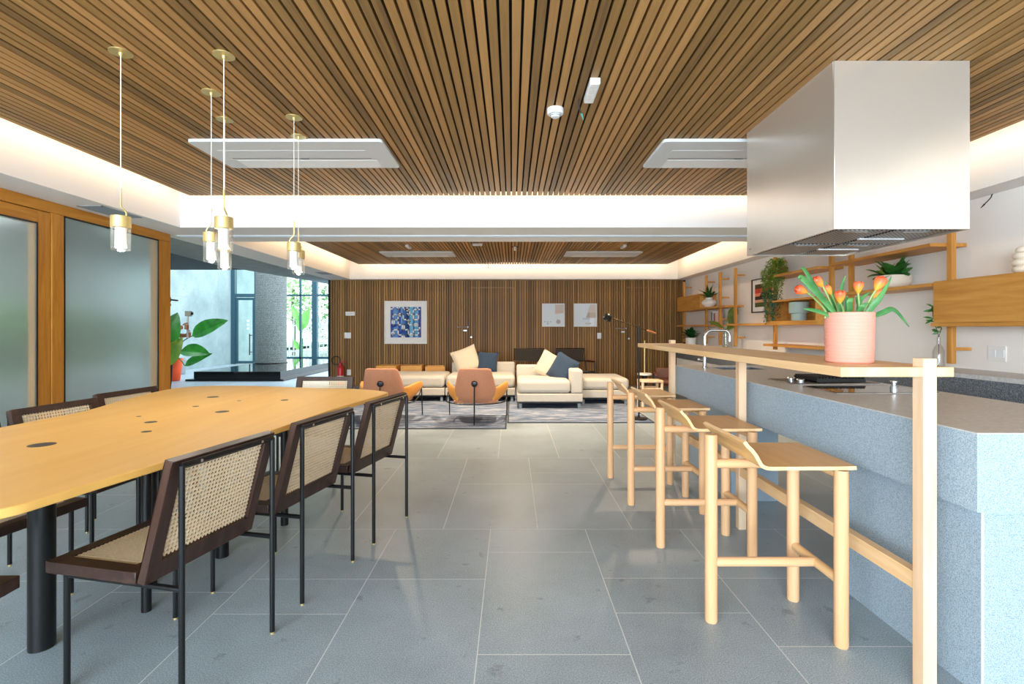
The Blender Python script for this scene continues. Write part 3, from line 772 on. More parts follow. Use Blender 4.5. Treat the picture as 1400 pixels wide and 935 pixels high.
for lab, x, y, rz in (('largest-looking brass and glass pendant lamp of the middle cluster, in front of another', -1.345, 2.39, 90),
                      ('leftmost brass and glass pendant lamp of the cluster of three', -1.625, 2.767, 180),
                      ('brass and glass pendant lamp lowest in the middle cluster, partly hidden behind another', -1.754, 3.125, 90),
                      ('front brass and glass pendant lamp of the right-hand pair', -1.317, 3.093, 180),
                      ('rear brass and glass pendant lamp of the right-hand pair, half hidden', -1.418, 3.40, 0)):
    dup(p0, lab, (x, y, 1.697), R(rz))
for x, y in ((-1.807, 2.365), (-1.345, 2.39), (-1.625, 2.767), (-1.754, 3.125), (-1.317, 3.093), (-1.418, 3.40)):
    l = bpy.data.lights.new('pendant_fill', 'POINT'); l.energy = 1.6; l.color = (1.0, .90, .76); l.shadow_soft_size = .012  # fill light added at each pendant; the lamp cores themselves are unlit
    o = bpy.data.objects.new('pendant_fill', l); COL.objects.link(o); o.location = (x, y, 1.697-.150)

M['casing'] = plain('cassette_plastic', '#d6dadd', .4)
def cassette(label, x0, x1, y0, y1, side):
    cx, cy = (x0+x1)/2, (y0+y1)/2; w, d = (x1-x0)/2, (y1-y0)/2
    t = thing('air_conditioner', label, 'air conditioner', (cx, cy, ZC), 0, 'ceiling cassettes')
    mb = MB(); mb.prism(rrect(-w, w, -d, d, .03, 4), -.022, 0); mb.build('casing', M['casing'], t, bevel=.004)
    MB().box(-w+.11, w-.16, -d+.17, -d+.172+.16, -.0235, -.021).build('air_flap', M['casing'], t)
    MB().box(-w+.13, w-.16, -d+.332, -d+.338, -.0240, -.021).build('flap_gap', M['dark'], t)
    MB().box(-w+.14, w-.13, d-.19, d-.012, -.0235, -.021).build('intake_panel', plain('white_intake', '#f4f6f8', .35), t)
    MB().box(-.03, .03, d-.225, d-.212, -.024, -.021).build('badge', M['greyd'], t)
cassette('white ceiling air cassette on the left, above the dining table pendants', -2.19, -.875, 3.44, 4.01, 0)
cassette('white ceiling air cassette partly hidden by the steel hood', 1.02, 2.335, 3.44, 4.01, 0)
cassette('small-looking white ceiling cassette in the lounge ceiling, left of centre', -2.20, -.98, 8.45, 9.0, 0)
cassette('small-looking white ceiling cassette in the lounge ceiling, right of centre', .90, 2.17, 8.45, 9.0, 0)

def detector(label, x, y, z=ZC):
    t = thing('smoke_detector', label, 'smoke detector', (x, y, z))
    MB().lathe([(.048, 0), (.048, -.026), (.044, -.032), (.028, -.034), (.026, -.046), (.020, -.050), (0, -.050)], 32).build('housing', M['plastic'], t)
    MB().lathe([(.0285, -.037), (.0285, -.043)], 24, caps=False).build('grille_ring', M['greyd'], t)
detector('round white smoke detector on the ceiling slats beside the small white light', .252, 2.98)
detector('small round white detector on the lounge ceiling just beyond the beam', .80, 7.05)
def emergency(label, x, y, wx, wy):
    t = thing('emergency_light', label, 'emergency light', (x, y, ZC))
    MB().box(-wx/2, wx/2, -wy/2, wy/2, -.032, 0).build('housing', M['plastic'], t, bevel=.003)
    mb = MB(); n = max(2, int(wy/.022)); k = max(2, int(wx/.022))
    for i in range(n):
        for j in range(k):
            mb.box(-wx/2+.004+j*(wx-.008)/k, -wx/2+.002+(j+1)*(wx-.008)/k-.002, -wy/2+.004+i*(wy-.008)/n, -wy/2+.002+(i+1)*(wy-.008)/n-.002, -.0345, -.0318)
    mb.build('diffuser', M['paper'], t)
emergency('white oblong emergency light with gridded face on the ceiling slats', .424, 2.72, .052, .23)
emergency('thin white light bar running into depth above the left lounge cassette', -1.60, 7.9, .05, .24)
emergency('thin white light bar running into depth above the right lounge cassette', 1.72, 7.9, .05, .24)
emergency('short white light bar set crosswise on the lounge ceiling', -.52, 7.7, .15, .05)
def spot(label, x, y):
    t = thing('ceiling_spotlight', label, 'spotlight', (x, y, ZC))
    MB().lathe([(.025, 0), (.025, -.008), (.016, -.012), (.016, -.06), (0, -.06)], 20).build('body', M['plastic'], t)
    MB().lathe([(.05, -.0005), (.05, -.004)], 24).build('flange', M['dark'], t)
def spot_light(x, y, w):
    l = bpy.data.lights.new('spot_lamp', 'SPOT'); l.energy = w; l.color = (1.0, .78, .54); l.spot_size = R(150); l.spot_blend = 1.0; l.shadow_soft_size = .035
    o = bpy.data.objects.new('spot_lamp', l); COL.objects.link(o); o.location = (x, y, ZC-.065)
for lab, x, y in (('white spotlight just past the beam on the lounge ceiling, left of three', -1.62, 6.7), ('white spotlight just past the beam on the lounge ceiling, middle of three', .06, 6.7), ('white spotlight just past the beam on the lounge ceiling, right of three', 1.74, 6.7)):
    spot(lab, x, y); spot_light(x, y, 105)
spot_light(.045, 8.0, 90)
spot('tiny white spotlight on a dark disc in the middle of the lounge ceiling', .045, 8.0)
def loose_cable(label, pts, tipc):
    t = thing('loose_cable', label, 'cable', pts[0])
    p0 = Vector(pts[0]); q = [Vector(p)-p0 for p in pts]
    MB().tube(spline(q, 5, False), .0035, 8).build('cable', M['blackm'], t)
    d = (q[-1]-q[-2]).normalized()
    MB().tube([q[-1], q[-1]+d*.035], [.006, .002], 8).build('cable_end', tipc, t)
teal = plain('teal_tape', '#3f9a92', .5)
loose_cable('short loose black cable with teal end hanging between the ceiling slats', [(.372, 2.85, ZC+.01), (.375, 2.86, 2.415), (.388, 2.87, 2.385)], teal)
loose_cable('long thin black cable hanging from the lounge ceiling near its middle', [(-.42, 7.1, ZC), (-.40, 7.2, 2.37), (-.345, 7.3, 2.2), (-.335, 7.3, 2.06)], M['blackm'])
loose_cable('short loose black cable on the right wall above the bubble vase', [(3.565, 3.80, 2.179), (3.56, 3.81, 2.15), (3.535, 3.83, 2.11)], M['blackm'])

# ------------------------------------------------------------------ lounge
def rug(label, x0, x1, y0, y1):
    t = thing('rug', label, 'rug', ((x0+x1)/2, (y0+y1)/2, 0)); w, d = (x1-x0)/2, (y1-y0)/2
    MB().box(-w, w, -d, d, .0005, .0095).build('pile', M['rug'], t, smooth=0)
    mb = MB(); e = .02
    for a in ((-w-e, w+e, -d-e, -d), (-w-e, w+e, d, d+e), (-w-e, -w, -d, d), (w, w+e, -d, d)): mb.box(*a, .0005, .010)
    mb.build('edge_binding', plain('dark_rug_binding', '#3a404a', .9) if 'bind' not in M else M['bind'], t, smooth=0)
M['bind'] = plain('dark_rug_binding', '#3a404a', .9)
rug('mottled blue-grey rug under the two terracotta armchairs', -2.45, -.085, 6.02, 8.9)
rug('mottled blue-grey rug under the corner sofa and floor lamp', -.04, 1.76, 6.40, 9.12)

def sofa(label, x0, x1, y0, y1, back=False, right=False, zs=.41):
    t = thing('sofa_module', label, 'sofa', ((x0+x1)/2, (y0+y1)/2, .0105)); w, d = (x1-x0)/2, (y1-y0)/2
    z = -.010; bt = .17
    MB().box(-w, w, -d, d, .105+z, .225+z).build('base', M['sofa'], t, bevel=.015, seg=3)
    MB().box(-w+.03, w-.03, -d+.03, d-.03, .08+z, .106+z).build('plinth_frame', M['blackm'], t)
    xr = w-bt if right else w; yr = d-bt if back else d
    MB().box(-w+.006, xr-.004, -d+.004, yr-.004, .232+z, zs+.012+z).build('seat_cushion', M['sofa'], t, bevel=.055, seg=5, smooth=60)
    if back: MB().box(-w, w, d-bt, d, .226+z, .582+z).build('backrest', M['sofa'], t, bevel=.03, seg=4)
    if right: MB().box(w-bt, w, -d, d-bt-.002 if back else d, .226+z, .577+z).build('side_back', M['sofa'], t, bevel=.03, seg=4)
    for sx in (-1, 1):
        for sy in (-1, 1):
            x, y = sx*(w-.05), sy*(d-.06)
            MB().box(x-.02, x+.02, y-.012, y+.012, 0, .085+z).build('leg', M['greyd'], t)
sofa('cream backless sofa module at the left, behind the leftmost terracotta armchair', -2.16, -1.085, 8.2, 9.15)
sofa('cream sofa module with a long back, behind the middle terracotta armchair', -1.07, .05, 8.2, 9.28, back=True)
sofa('cream corner sofa module with side back, nearest the camera, its front facing us', .075, 1.036, 7.475, 8.55, back=True, right=True)
sofa('cream backless sofa module at the right, behind the bar stools', 1.06, 1.82, 7.92, 8.82, zs=.395)

def pillow(label, mat, c, rot, s=.46, th=.15):
    t = thing('pillow', label, 'pillow', c); t.rotation_euler = rot
    mb = MB()
    def f(sg):
        def g(u, v):
            a, b = u*2-1, v*2-1
            k = 1-.07*(1-abs(b)**2); kk = 1-.07*(1-abs(a)**2)
            return (a*s/2*k, sg*th/2*((1-a**4)*(1-b**4))**.55, b*s/2*kk)
        return g
    mb.grid(f(-1), 14, 14); mb.grid(f(1), 14, 14)
    o = mb.build('cover', mat, t, smooth=80)
    return t
pillow('beige pillow leaning in the corner of the long-backed sofa module, tilted', M['cream'], (-.80, 9.0, .62), (R(-14), R(-20), R(12)), .46)
pillow('navy pillow on the long-backed sofa module', M['navy'], (-.43, 9.0, .585), (R(-14), R(3), R(-4)), .37)
pillow('beige pillow on the corner sofa module, partly behind the navy one', M['cream'], (.60, 8.23, .58), (R(-16), R(26), R(-24)), .42)
pillow('navy pillow on the corner sofa module leaning on its side back', M['navy'], (.79, 7.98, .555), (R(-18), R(24), R(-42)), .44)

def armchair(label, loc, rz=0):
    t = thing('armchair', label, 'armchair', loc, rz, 'terracotta armchairs with black frames')
    # local: faces +Y, back towards -Y, z 0 on the rug
    mb = MB(); rings = []
    for z, y, hw, th in ((.235, .14, .245, .06), (.25, .11, .268, .085), (.33, .055, .275, .085), (.45, .015, .255, .08), (.57, -.025, .225, .075), (.645, -.045, .207, .07), (.672, -.05, .195, .06), (.683, -.05, .16, .03)):
        ring = []
        n = 18
        for k in range(n):
            a = 2*math.pi*k/n; cx = math.cos(a); sy = math.sin(a)
            x = hw*math.copysign(abs(cx)**.5, cx); yy = th/2*math.copysign(abs(sy)**.7, sy)
            ring.append((x, y+yy+.10*(x/.27)**2, z))
        rings.append(ring)
    mb.loft(rings); mb.build('backrest', M['terra'], t, smooth=70)
    for sx in (-1, 1):
        rings = []
        for q, (x, y, z, w, h) in enumerate(((.235, .10, .35, .05, .17), (.29, .20, .36, .055, .18), (.345, .36, .385, .06, .17), (.375, .50, .41, .06, .13), (.385, .58, .415, .05, .09), (.385, .605, .415, .02, .04))):
            ring = []
            for k in range(14):
                a = 2*math.pi*k/14
                ring.append((sx*(x+w/2*math.cos(a)+.10*(math.sin(a)*h/2)), y, z+h/2*math.sin(a)))
            rings.append(ring if sx > 0 else ring)
        MB().loft(rings).build('armrest', M['tan'], t, smooth=70)
    MB().prism(rrect(-.28, .28, .10, .62, .08, 5), .235, .275).build('seat_shell', M['terra'], t, bevel=.01)
    MB().prism(rrect(-.26, .26, .12, .63, .08, 5), .275, .375).build('seat_cushion', M['cushw'], t, bevel=.03, seg=4, smooth=60)
    # frame
    f = MB()
    arc = [(-.386, .60, .365), (-.386, .42, .30)]
    for i in range(11):
        a = R(180*i/10); arc.append((-.375*math.cos(a), .22-.27*math.sin(a), .255-.01*math.sin(a)))
    arc += [(.386, .42, .30), (.386, .60, .365)]
    f.tube(spline(arc, 3, False), .0075, 10)
    f.build('frame', M['black'], t)
    for sx in (-1, 1): MB().tube([(sx*.386, .60, .375), (sx*.388, .66, 0)], [.009, .007], 10).build('leg', M['black'], t)
    MB().tube([(0, -.065, .49), (0, -.075, .25), (0, -.09, 0)], [.008, .009, .008], 10).build('leg', M['black'], t)
    dm = MB().tube([(0, -.03, .495), (0, -.062, .495), (0, -.072, .494), (0, -.076, .494)], [.034, .038, .03, .012], 24); dm.build('back_disc', M['black'], t)
armchair('terracotta armchair with amber arms in the middle of the rug, seen from behind', (-.456, 6.27, .0105))
armchair('terracotta armchair at the left, behind the far corner of the dining table', (-1.60, 6.27, .0105))

def sling(label, loc, rz):
    t = thing('sling_chair', label, 'armchair', loc, rz, 'black sling chairs behind the corner sofa')
    # faces -Y; back at y=+.25
    MB().box(-.275, .275, -.008, .008, 0, .23).build('backrest', M['sling'], t, loc=(0, .26, .55), rot=(R(-10), 0, 0), bevel=.004)
    MB().box(-.265, .265, -.25, .24, .36, .372).build('seat', M['sling'], t, bevel=.004)
    f = MB()
    for sx in (-1, 1):
        x = sx*.29
        f.tube([(x, .30, .79), (x, .22, .54), (x, .16, .34), (x, .28, 0)], .010, 8)
        f.tube([(x, -.28, 0), (x, -.26, .55)], .010, 8); f.tube([(x, .23, .55), (x, -.26, .56)], .010, 8)
        f.tube([(x, -.27, .38), (x, .18, .36)], .009, 8)
    f.tube([(-.29, .30, .79), (.29, .30, .79)], .009, 8); f.tube([(-.29, .23, .555), (.29, .23, .555)], .009, 8); f.tube([(-.29, -.26, .37), (.29, -.26, .37)], .009, 8)
    f.build('frame', M['black'], t)
    for sx in (-1, 1): MB().box(sx*.29-.016, sx*.29+.016, -.28, .10, .57, .585).build('armrest', M['brown'], t, bevel=.004)
sling('black sling chair directly behind the corner sofa, square on', (.335, 9.62, 0), 0)
sling('black sling chair with brown arm, to the right behind the navy pillow', (1.19, 9.64, 0), R(14))

def wood_box(label, x, y, w, d, z, rz, open_):
    t = thing('wooden_box', label, 'wooden box', (x, y, 0), rz, 'amber wooden boxes behind the left sofa')
    mb = MB(); e = .018
    mb.box(-w/2, w/2, -d/2, -d/2+e, .02, z); mb.box(-w/2, w/2, d/2-e, d/2, .02, z); mb.box(-w/2, -w/2+e, -d/2+e, d/2-e, .02, z); mb.box(w/2-e, w/2, -d/2+e, d/2-e, .02, z)
    mb.build('carcass', M['oakbox'], t, bevel=.002)
    MB().box(-w/2+e, w/2-e, -d/2+e, d/2-e, .02, .04).build('bottom', M['oakbox'], t)
    if not open_: MB().box(-w/2, w/2, -d/2, d/2, z, z+.018).build('top', M['oakbox'], t, bevel=.002)
    for sx in (-1, 1):
        for sy in (-1, 1): MB().cyl((sx*(w/2-.03), sy*(d/2-.03), 0), (sx*(w/2-.03), sy*(d/2-.03), .02), .012).build('foot', M['blackm'], t)
M['oakbox'] = wood('amber_box_wood', '#c98d3c', '#d89c47', '#e2aa56', 'x', fine=.5)
wood_box('amber wooden box leftmost of three behind the left sofa module', -2.30, 9.62, .38, .40, .475, R(-6), False)
wood_box('amber wooden box middle of three behind the left sofa module', -1.87, 9.62, .38, .40, .475, R(4), False)
wood_box('open amber wooden box, lowest and rightmost of three behind the left sofa', -1.44, 9.62, .36, .40, .475, R(7), True)

def floor_lamp():
    bx, by = 1.64, 6.62
    t = thing('floor_lamp', 'black floor lamp with long tilted arm and domed head by the bar stools', 'floor lamp', (bx, by, .0105))
    MB().lathe([(.11, 0), (.11, .012), (.10, .018), (.02, .022), (.012, .05)], 32).build('base', M['black'], t)
    MB().tube([(0, 0, .02), (0, 0, 1.20)], .0105, 12).build('pole', M['black'], t)
    a = at(833, 433.5, 6.62)-Vector((bx, by, .0105)); b = at(884, 451.5, 6.62)-Vector((bx, by, .0105)); c = at(896, 455.5, 6.62)-Vector((bx, by, .0105))
    MB().tube([a, b], .0055, 10).build('arm', M['bronze'], t)
    d = (c-b).normalized()
    MB().tube([b, b+d*.02, b+d*.07, c+d*.01], [.008, .013, .014, .009], 12).build('handle', plain('brown_wood_handle', '#a5602f', .45), t)
    MB().cyl((0, -.02, 1.175), (0, .02, 1.175), .016).build('joint', M['black'], t)
    hd = MB().lathe([(.004, .055), (.03, .05), (.048, .03), (.058, .0), (.064, -.035), (.060, -.035), (.052, 0), (.04, .025), (.0, .04)], 28, caps=False)
    hd.build('lamp_shade', M['black'], t, loc=a+Vector((-.025, 0, -.005)), rot=(0, R(32), 0), smooth=50)
    MB().cyl(a+Vector((-.02, 0, .01)), a+Vector((.02, 0, -.006)), .02).build('socket', M['black'], t)
floor_lamp()

def low_stool():
    t = thing('low_stool', 'low pale wooden stool beside the far end of the island', 'stool', (2.05, 7.6, 0))
    MB().prism(rrect(-.165, .165, -.15, .15, .03), .39, .42).build('seat', M['pale'], t, bevel=.006)
    for sx in (-1, 1):
        for sy in (-1, 1): MB().tube([(sx*.14, sy*.125, 0), (sx*.14, sy*.125, .392)], .02, 14).build('leg', M['pale'], t)
    for sy in (-1, 1): MB().tube([(-.14, sy*.125, .30), (.14, sy*.125, .30)], .012, 10).build('rail', M['pale'], t)
low_stool()
def side_table():
    t = thing('side_table', 'small round white side table with a thin gold rod behind the low stool', 'side table', (2.15, 8.3, 0))
    MB().lathe([(.11, .425), (.115, .43), (.115, .452), (.11, .457)], 36).build('table_top', M['ceram'], t)
    MB().lathe([(.10, 0), (.10, .015), (.03, .025), (.03, .30), (.05, .425)], 28).build('stem', M['black'], t)
    MB().tube([(0, 0, .457), (0, 0, .975)], .006, 10).build('rod', M['brass'], t); MB().ball((0, 0, .975), .011, .011, .011).build('rod_tip', M['brass'], t)
side_table()
def leather_chair():
    t = thing('leather_chair', 'low brown leather chair half hidden behind the end post of the bar', 'armchair', (2.74, 8.6, 0), R(-12))
    MB().box(-.30, .30, -.28, .28, .27, .33).build('seat', M['brown'], t, bevel=.02, seg=3)
    MB().box(-.30, .30, .24, .28, .30, .50).build('backrest', M['brown'], t, bevel=.015, seg=3)
    for sx in (-1, 1):
        MB().box(sx*.33-.02, sx*.33+.02, -.30, .30, .40, .43).build('armrest', M['brown'], t, bevel=.005)
        for sy in (-1, 1): MB().box(sx*.33-.02, sx*.33+.02, sy*.27-.02, sy*.27+.02, 0, .40).build('leg', M['walnut_z'], t)
        MB().box(sx*.33-.012, sx*.33+.012, -.25, .25, .25, .28).build('side_rail', M['walnut'], t)
leather_chair()

# ------------------------------------------------------------------ pictures and plates on the far wall
YW = YF-.024
def rect_px(x0, x1, y0, y1, d=YW): a, b = at(x0, y1, d), at(x1, y0, d); return a.x, b.x, a.z, b.z
def picture_frame(t, w, h, fw, th, fm):
    mb = MB()
    for a in ((-w, w, -h, -h+fw), (-w, w, h-fw, h), (-w, -w+fw, -h+fw, h-fw), (w-fw, w, -h+fw, h-fw)): mb.box(a[0], a[1], -th, 0, a[2], a[3])
    mb.build('frame', fm, t)
def blue_art():
    x0, x1, z0, z1 = rect_px(526, 584, 411.5, 470)
    t = thing('framed_print', 'square white-framed print of white maze lines on blue stripes', 'picture', ((x0+x1)/2, YW, (z0+z1)/2))
    w, h = (x1-x0)/2, (z1-z0)/2
    picture_frame(t, w, h, .018, .03, M['paper']); MB().box(-w+.018, w-.018, -.012, 0, -h+.018, h-.018).build('mat_board', M['paper'], t)
    # print area, 36 x 36 units
    s = .315; mb = MB(); u = 2*s/36; cz = .005
    cols = ['#3a59a8', '#5f8fc6', '#3551a2', '#6f9fd0', '#4a78ba', '#3a50a0', '#6fb0d2', '#3c58a4', '#62a2cc', '#3f4f9c']
    mats = [plain('print_blue_%d' % i, c, .7) for i, c in enumerate(cols)]
    xs = [0, 3, 9, 12, 14, 20, 22.5, 27, 28.5, 33, 36]
    for i in range(10): mb.box(-s+xs[i]*u, -s+xs[i+1]*u, -.0135, -.011, -s+cz, s+cz, i)
    mb.build('print', mats, t)
    dk = MB()
    dk.prism([(0, 16), (9, 15.2), (6, 12.5), (0, 10)], 0, .0006, Matrix.Translation((-s, -.0137, -s+cz)) @ Matrix.Rotation(R(90), 4, 'X') @ Matrix.Scale(u, 4, (1, 0, 0)) @ Matrix.Scale(u, 4, (0, 1, 0)))
    dk.prism([(9, 6), (13, 8.5), (18, 7), (16, 4.5), (11, 4)], 0, .0006, Matrix.Translation((-s, -.0137, -s+cz)) @ Matrix.Rotation(R(90), 4, 'X') @ Matrix.Scale(u, 4, (1, 0, 0)) @ Matrix.Scale(u, 4, (0, 1, 0)))
    dk.build('dark_patch', plain('print_dark_blue', '#24439c', .7), t)
    st = MB(); k = .75
    def stroke(*pts):
        for (a, b), (c, d) in zip(pts, pts[1:]):
            st.box(-s+min(a, c)*u-k*u, -s+max(a, c)*u+k*u, -.0145, -.0136, -s+cz+min(b, d)*u-k*u, -s+cz+max(b, d)*u+k*u)
    stroke((0, 33.5), (3.2, 33.5), (3.2, 35.2)); stroke((8, 35.2), (8, 33.5), (10.5, 33.5), (10.5, 35.2)); stroke((15, 35.2), (15, 33), (18, 33)); stroke((18, 34.5), (21.5, 34.5), (21.5, 31.5), (18, 31.5), (18, 34.5))
    stroke((27, 30), (27, 33), (30, 33)); stroke((32, 35.2), (32, 33), (34, 33)); stroke((20, 28), (20, 26.5), (22.5, 26.5), (22.5, 30)); stroke((3.2, 24.5), (3.2, 27), (6, 27))
    stroke((9, 28), (13, 28), (13, 25.5), (9, 25.5), (9, 28)); stroke((13, 27), (15, 27), (15, 21), (18, 21)); stroke((25, 27), (27, 27), (27, 21), (33, 21), (33, 27), (30.5, 27)); stroke((6.5, 20.8), (9, 20.8), (9, 23.5))
    stroke((2, 21), (4.2, 21), (4.2, 15), (2, 15), (2, 21)); stroke((9, 18), (9, 15), (11.5, 15)); stroke((20, 21), (22.5, 21), (22.5, 18.5), (20, 18.5), (20, 21)); stroke((21, 18), (21, 15), (24, 15))
    stroke((27, 16), (33, 16), (33, 13.8), (27, 13.8), (27, 16)); stroke((14, 15), (16, 15), (16, 9), (14, 9), (14, 15)); stroke((32, 9), (34, 9), (34, 11.5)); stroke((3, 6), (3, 9), (9, 9), (9, 3), (12, 3))
    stroke((1.5, 5.5), (1.5, 3), (4, 3), (4, 5.5)); stroke((18, 9), (21, 9), (21, 3), (24, 3)); stroke((24, 4.5), (27, 4.5), (27, 2), (24, 2)); stroke((27, 6), (27, 9), (30, 9)); stroke((30, 3), (33, 3), (33, 5.5)); stroke((14, .8), (14, 3), (16, 3), (16, .8))
    st.build('maze_line', M['paper'], t, smooth=0)
blue_art()
def pale_art(label, px, shapes):
    x0, x1, z0, z1 = rect_px(*px)
    t = thing('framed_print', label, 'picture', ((x0+x1)/2, YW, (z0+z1)/2)); w, h = (x1-x0)/2, (z1-z0)/2
    picture_frame(t, w, h, .010, .025, M['paper']); MB().box(-w+.01, w-.01, -.012, 0, -h+.01, h-.01).build('sheet', plain('pale_blue_sheet', '#dfe5ea', .8), t)
    for i, (poly, c) in enumerate(shapes):
        mb = MB(); mb.prism([(-w+.01+a*(2*w-.02), -h+.01+b*(2*h-.02)) for a, b in poly], 0, .0008, Matrix.Translation((0, -.0125-.0003*i, 0)) @ Matrix.Rotation(R(90), 4, 'X'))
        mb.build('print_shape', plain('print_tone', c, .8), t)
circ = lambda cx, cy, r: [(cx+r*math.cos(2*math.pi*k/16), cy+r*math.sin(2*math.pi*k/16)) for k in range(16)]
pale_art('pale square print with beige corner block and small round shape, left of the pair', (741, 772, 415, 446.5),
         [([(.58, .55), (.98, .60), (.98, .98), (.58, .98)], '#d3c4ba'), ([(.58, .56), (.98, .61), (.98, .72), (.58, .72)], '#d9bfae'), (circ(.73, .2, .10), '#b9aca8'), (circ(.12, .2, .03), '#b4bac4'), (circ(.24, .2, .03), '#b4bac4'), (circ(.37, .2, .03), '#b4bac4'), (circ(.24, .11, .05), '#c6c8cf')])
pale_art('pale square print with a slanting beige wedge, right of the pair', (784.5, 816, 415, 446.5),
         [([(.52, .38), (.72, .98), (.98, .98), (.98, .38)], '#dccdc4'), ([(.52, .38), (.62, .62), (.70, .62), (.70, .38)], '#bfaca6'), ([(.70, .38), (.98, .38), (.98, .62), (.70, .62)], '#cfbfae'), ([(.38, .30), (.70, .30), (.70, .37), (.38, .37)], '#c5cbdb'), ([(.70, .02), (.90, .02), (.90, .36), (.70, .36)], '#f2f5fa'), ([(.5, .08), (.76, .08), (.76, .15), (.5, .15)], '#c9d2c6')])
def plate(label, px, rocker=1):
    x0, x1, z0, z1 = rect_px(*px); t = thing('switch_plate', label, 'switch', ((x0+x1)/2, YW, (z0+z1)/2)); w, h = (x1-x0)/2, (z1-z0)/2
    MB().box(-w, w, -.010, 0, -h, h).build('plate', M['paper'], t, bevel=.002)
    for i in range(rocker):
        a = -w+.012+i*(2*w-.024)/rocker; MB().box(a+.002, a+(2*w-.024)/rocker-.002, -.013, -.009, -h*.6, h*.6).build('rocker', M['plastic'], t)
plate('white wall plate low on the slatted wall beside the fire extinguisher', (474.5, 480, 505, 513))
plate('square white wall plate on the slatted wall, middle of the three at the left', (471, 480, 454.5, 462.5), 2)
plate('white wall switch on the slatted wall below the right pale print', (816.5, 822, 455, 463))
x0, x1, z0, z1 = rect_px(472.5, 485.5, 426, 431.5)
t = thing('wall_sign', 'small oblong white sign high on the left of the slatted wall', 'sign', ((x0+x1)/2, YW, (z0+z1)/2))
MB().box(-(x1-x0)/2, (x1-x0)/2, -.012, 0, -(z1-z0)/2, (z1-z0)/2).build('panel', M['paper'], t, bevel=.002)
mb = MB(); mb.box(-.07, .07, -.0128, -.0118, -.005, .010); mb.build('faint_line', plain('faint_grey', '#d2cfca', .8), t)

def extinguisher():
    t = thing('fire_extinguisher', 'red fire extinguisher standing at the left foot of the slatted wall', 'fire extinguisher', (-3.49, 10.42, 0))
    MB().lathe([(.06, 0), (.065, .02), (.065, .33), (.05, .38), (.02, .41), (.02, .43)], 28, (0, 0, .03)).build('cylinder', M['red'], t)
    MB().lathe([(.0655, .10), (.0655, .19)], 28, (0, 0, .03), caps=False).build('label_band', M['paper'], t)
    MB().lathe([(.075, 0), (.075, .03)], 24).build('stand', M['blackm'], t)
    mb = MB(); mb.box(-.02, .02, -.02, .02, .455, .49); mb.box(-.015, .11, -.008, .008, .485, .497); mb.box(-.015, .09, -.008, .008, .51, .522); mb.build('valve', M['red'], t)
    pts = []
    for i in range(26):
        a = R(-20+i*13); pts.append((-.09+.075*math.cos(a)*1.2, -.02+.0009*i, .53+.085*math.sin(a)))
    MB().tube(spline([(0, -.02, .47)]+pts, 2, False), .009, 8).build('hose', M['blackm'], t)
extinguisher()

# ------------------------------------------------------------------ right wall: counter, shelving, things on it
def back_counter():
    t = thing('wall_counter', 'low kitchen counter with dark granite front along the right wall', 'counter', (3.37, 5.5, 0))
    x0, x1, y0, y1 = 3.16-3.37, WR-3.37, .8-5.5, 9.9-5.5
    MB().box(x0, x1, y0, y1, .834, .864).build('worktop', M['granite_top'], t, smooth=0)
    MB().box(x0+.001, x1, y0, y1, .62, .834).build('apron', M['granite_dark'], t, smooth=0)
    n = 12
    for i in range(n):
        a = y0+i*(y1-y0)/n
        MB().box(x0+.02, x0+.04, a+.003, a+(y1-y0)/n-.003, .08, .615).build('door', M['wallp'], t, bevel=.001)
    MB().box(x0+.04, x1, y0, y1, .0, .62).build('carcass', M['wallp'], t, smooth=0)
back_counter()

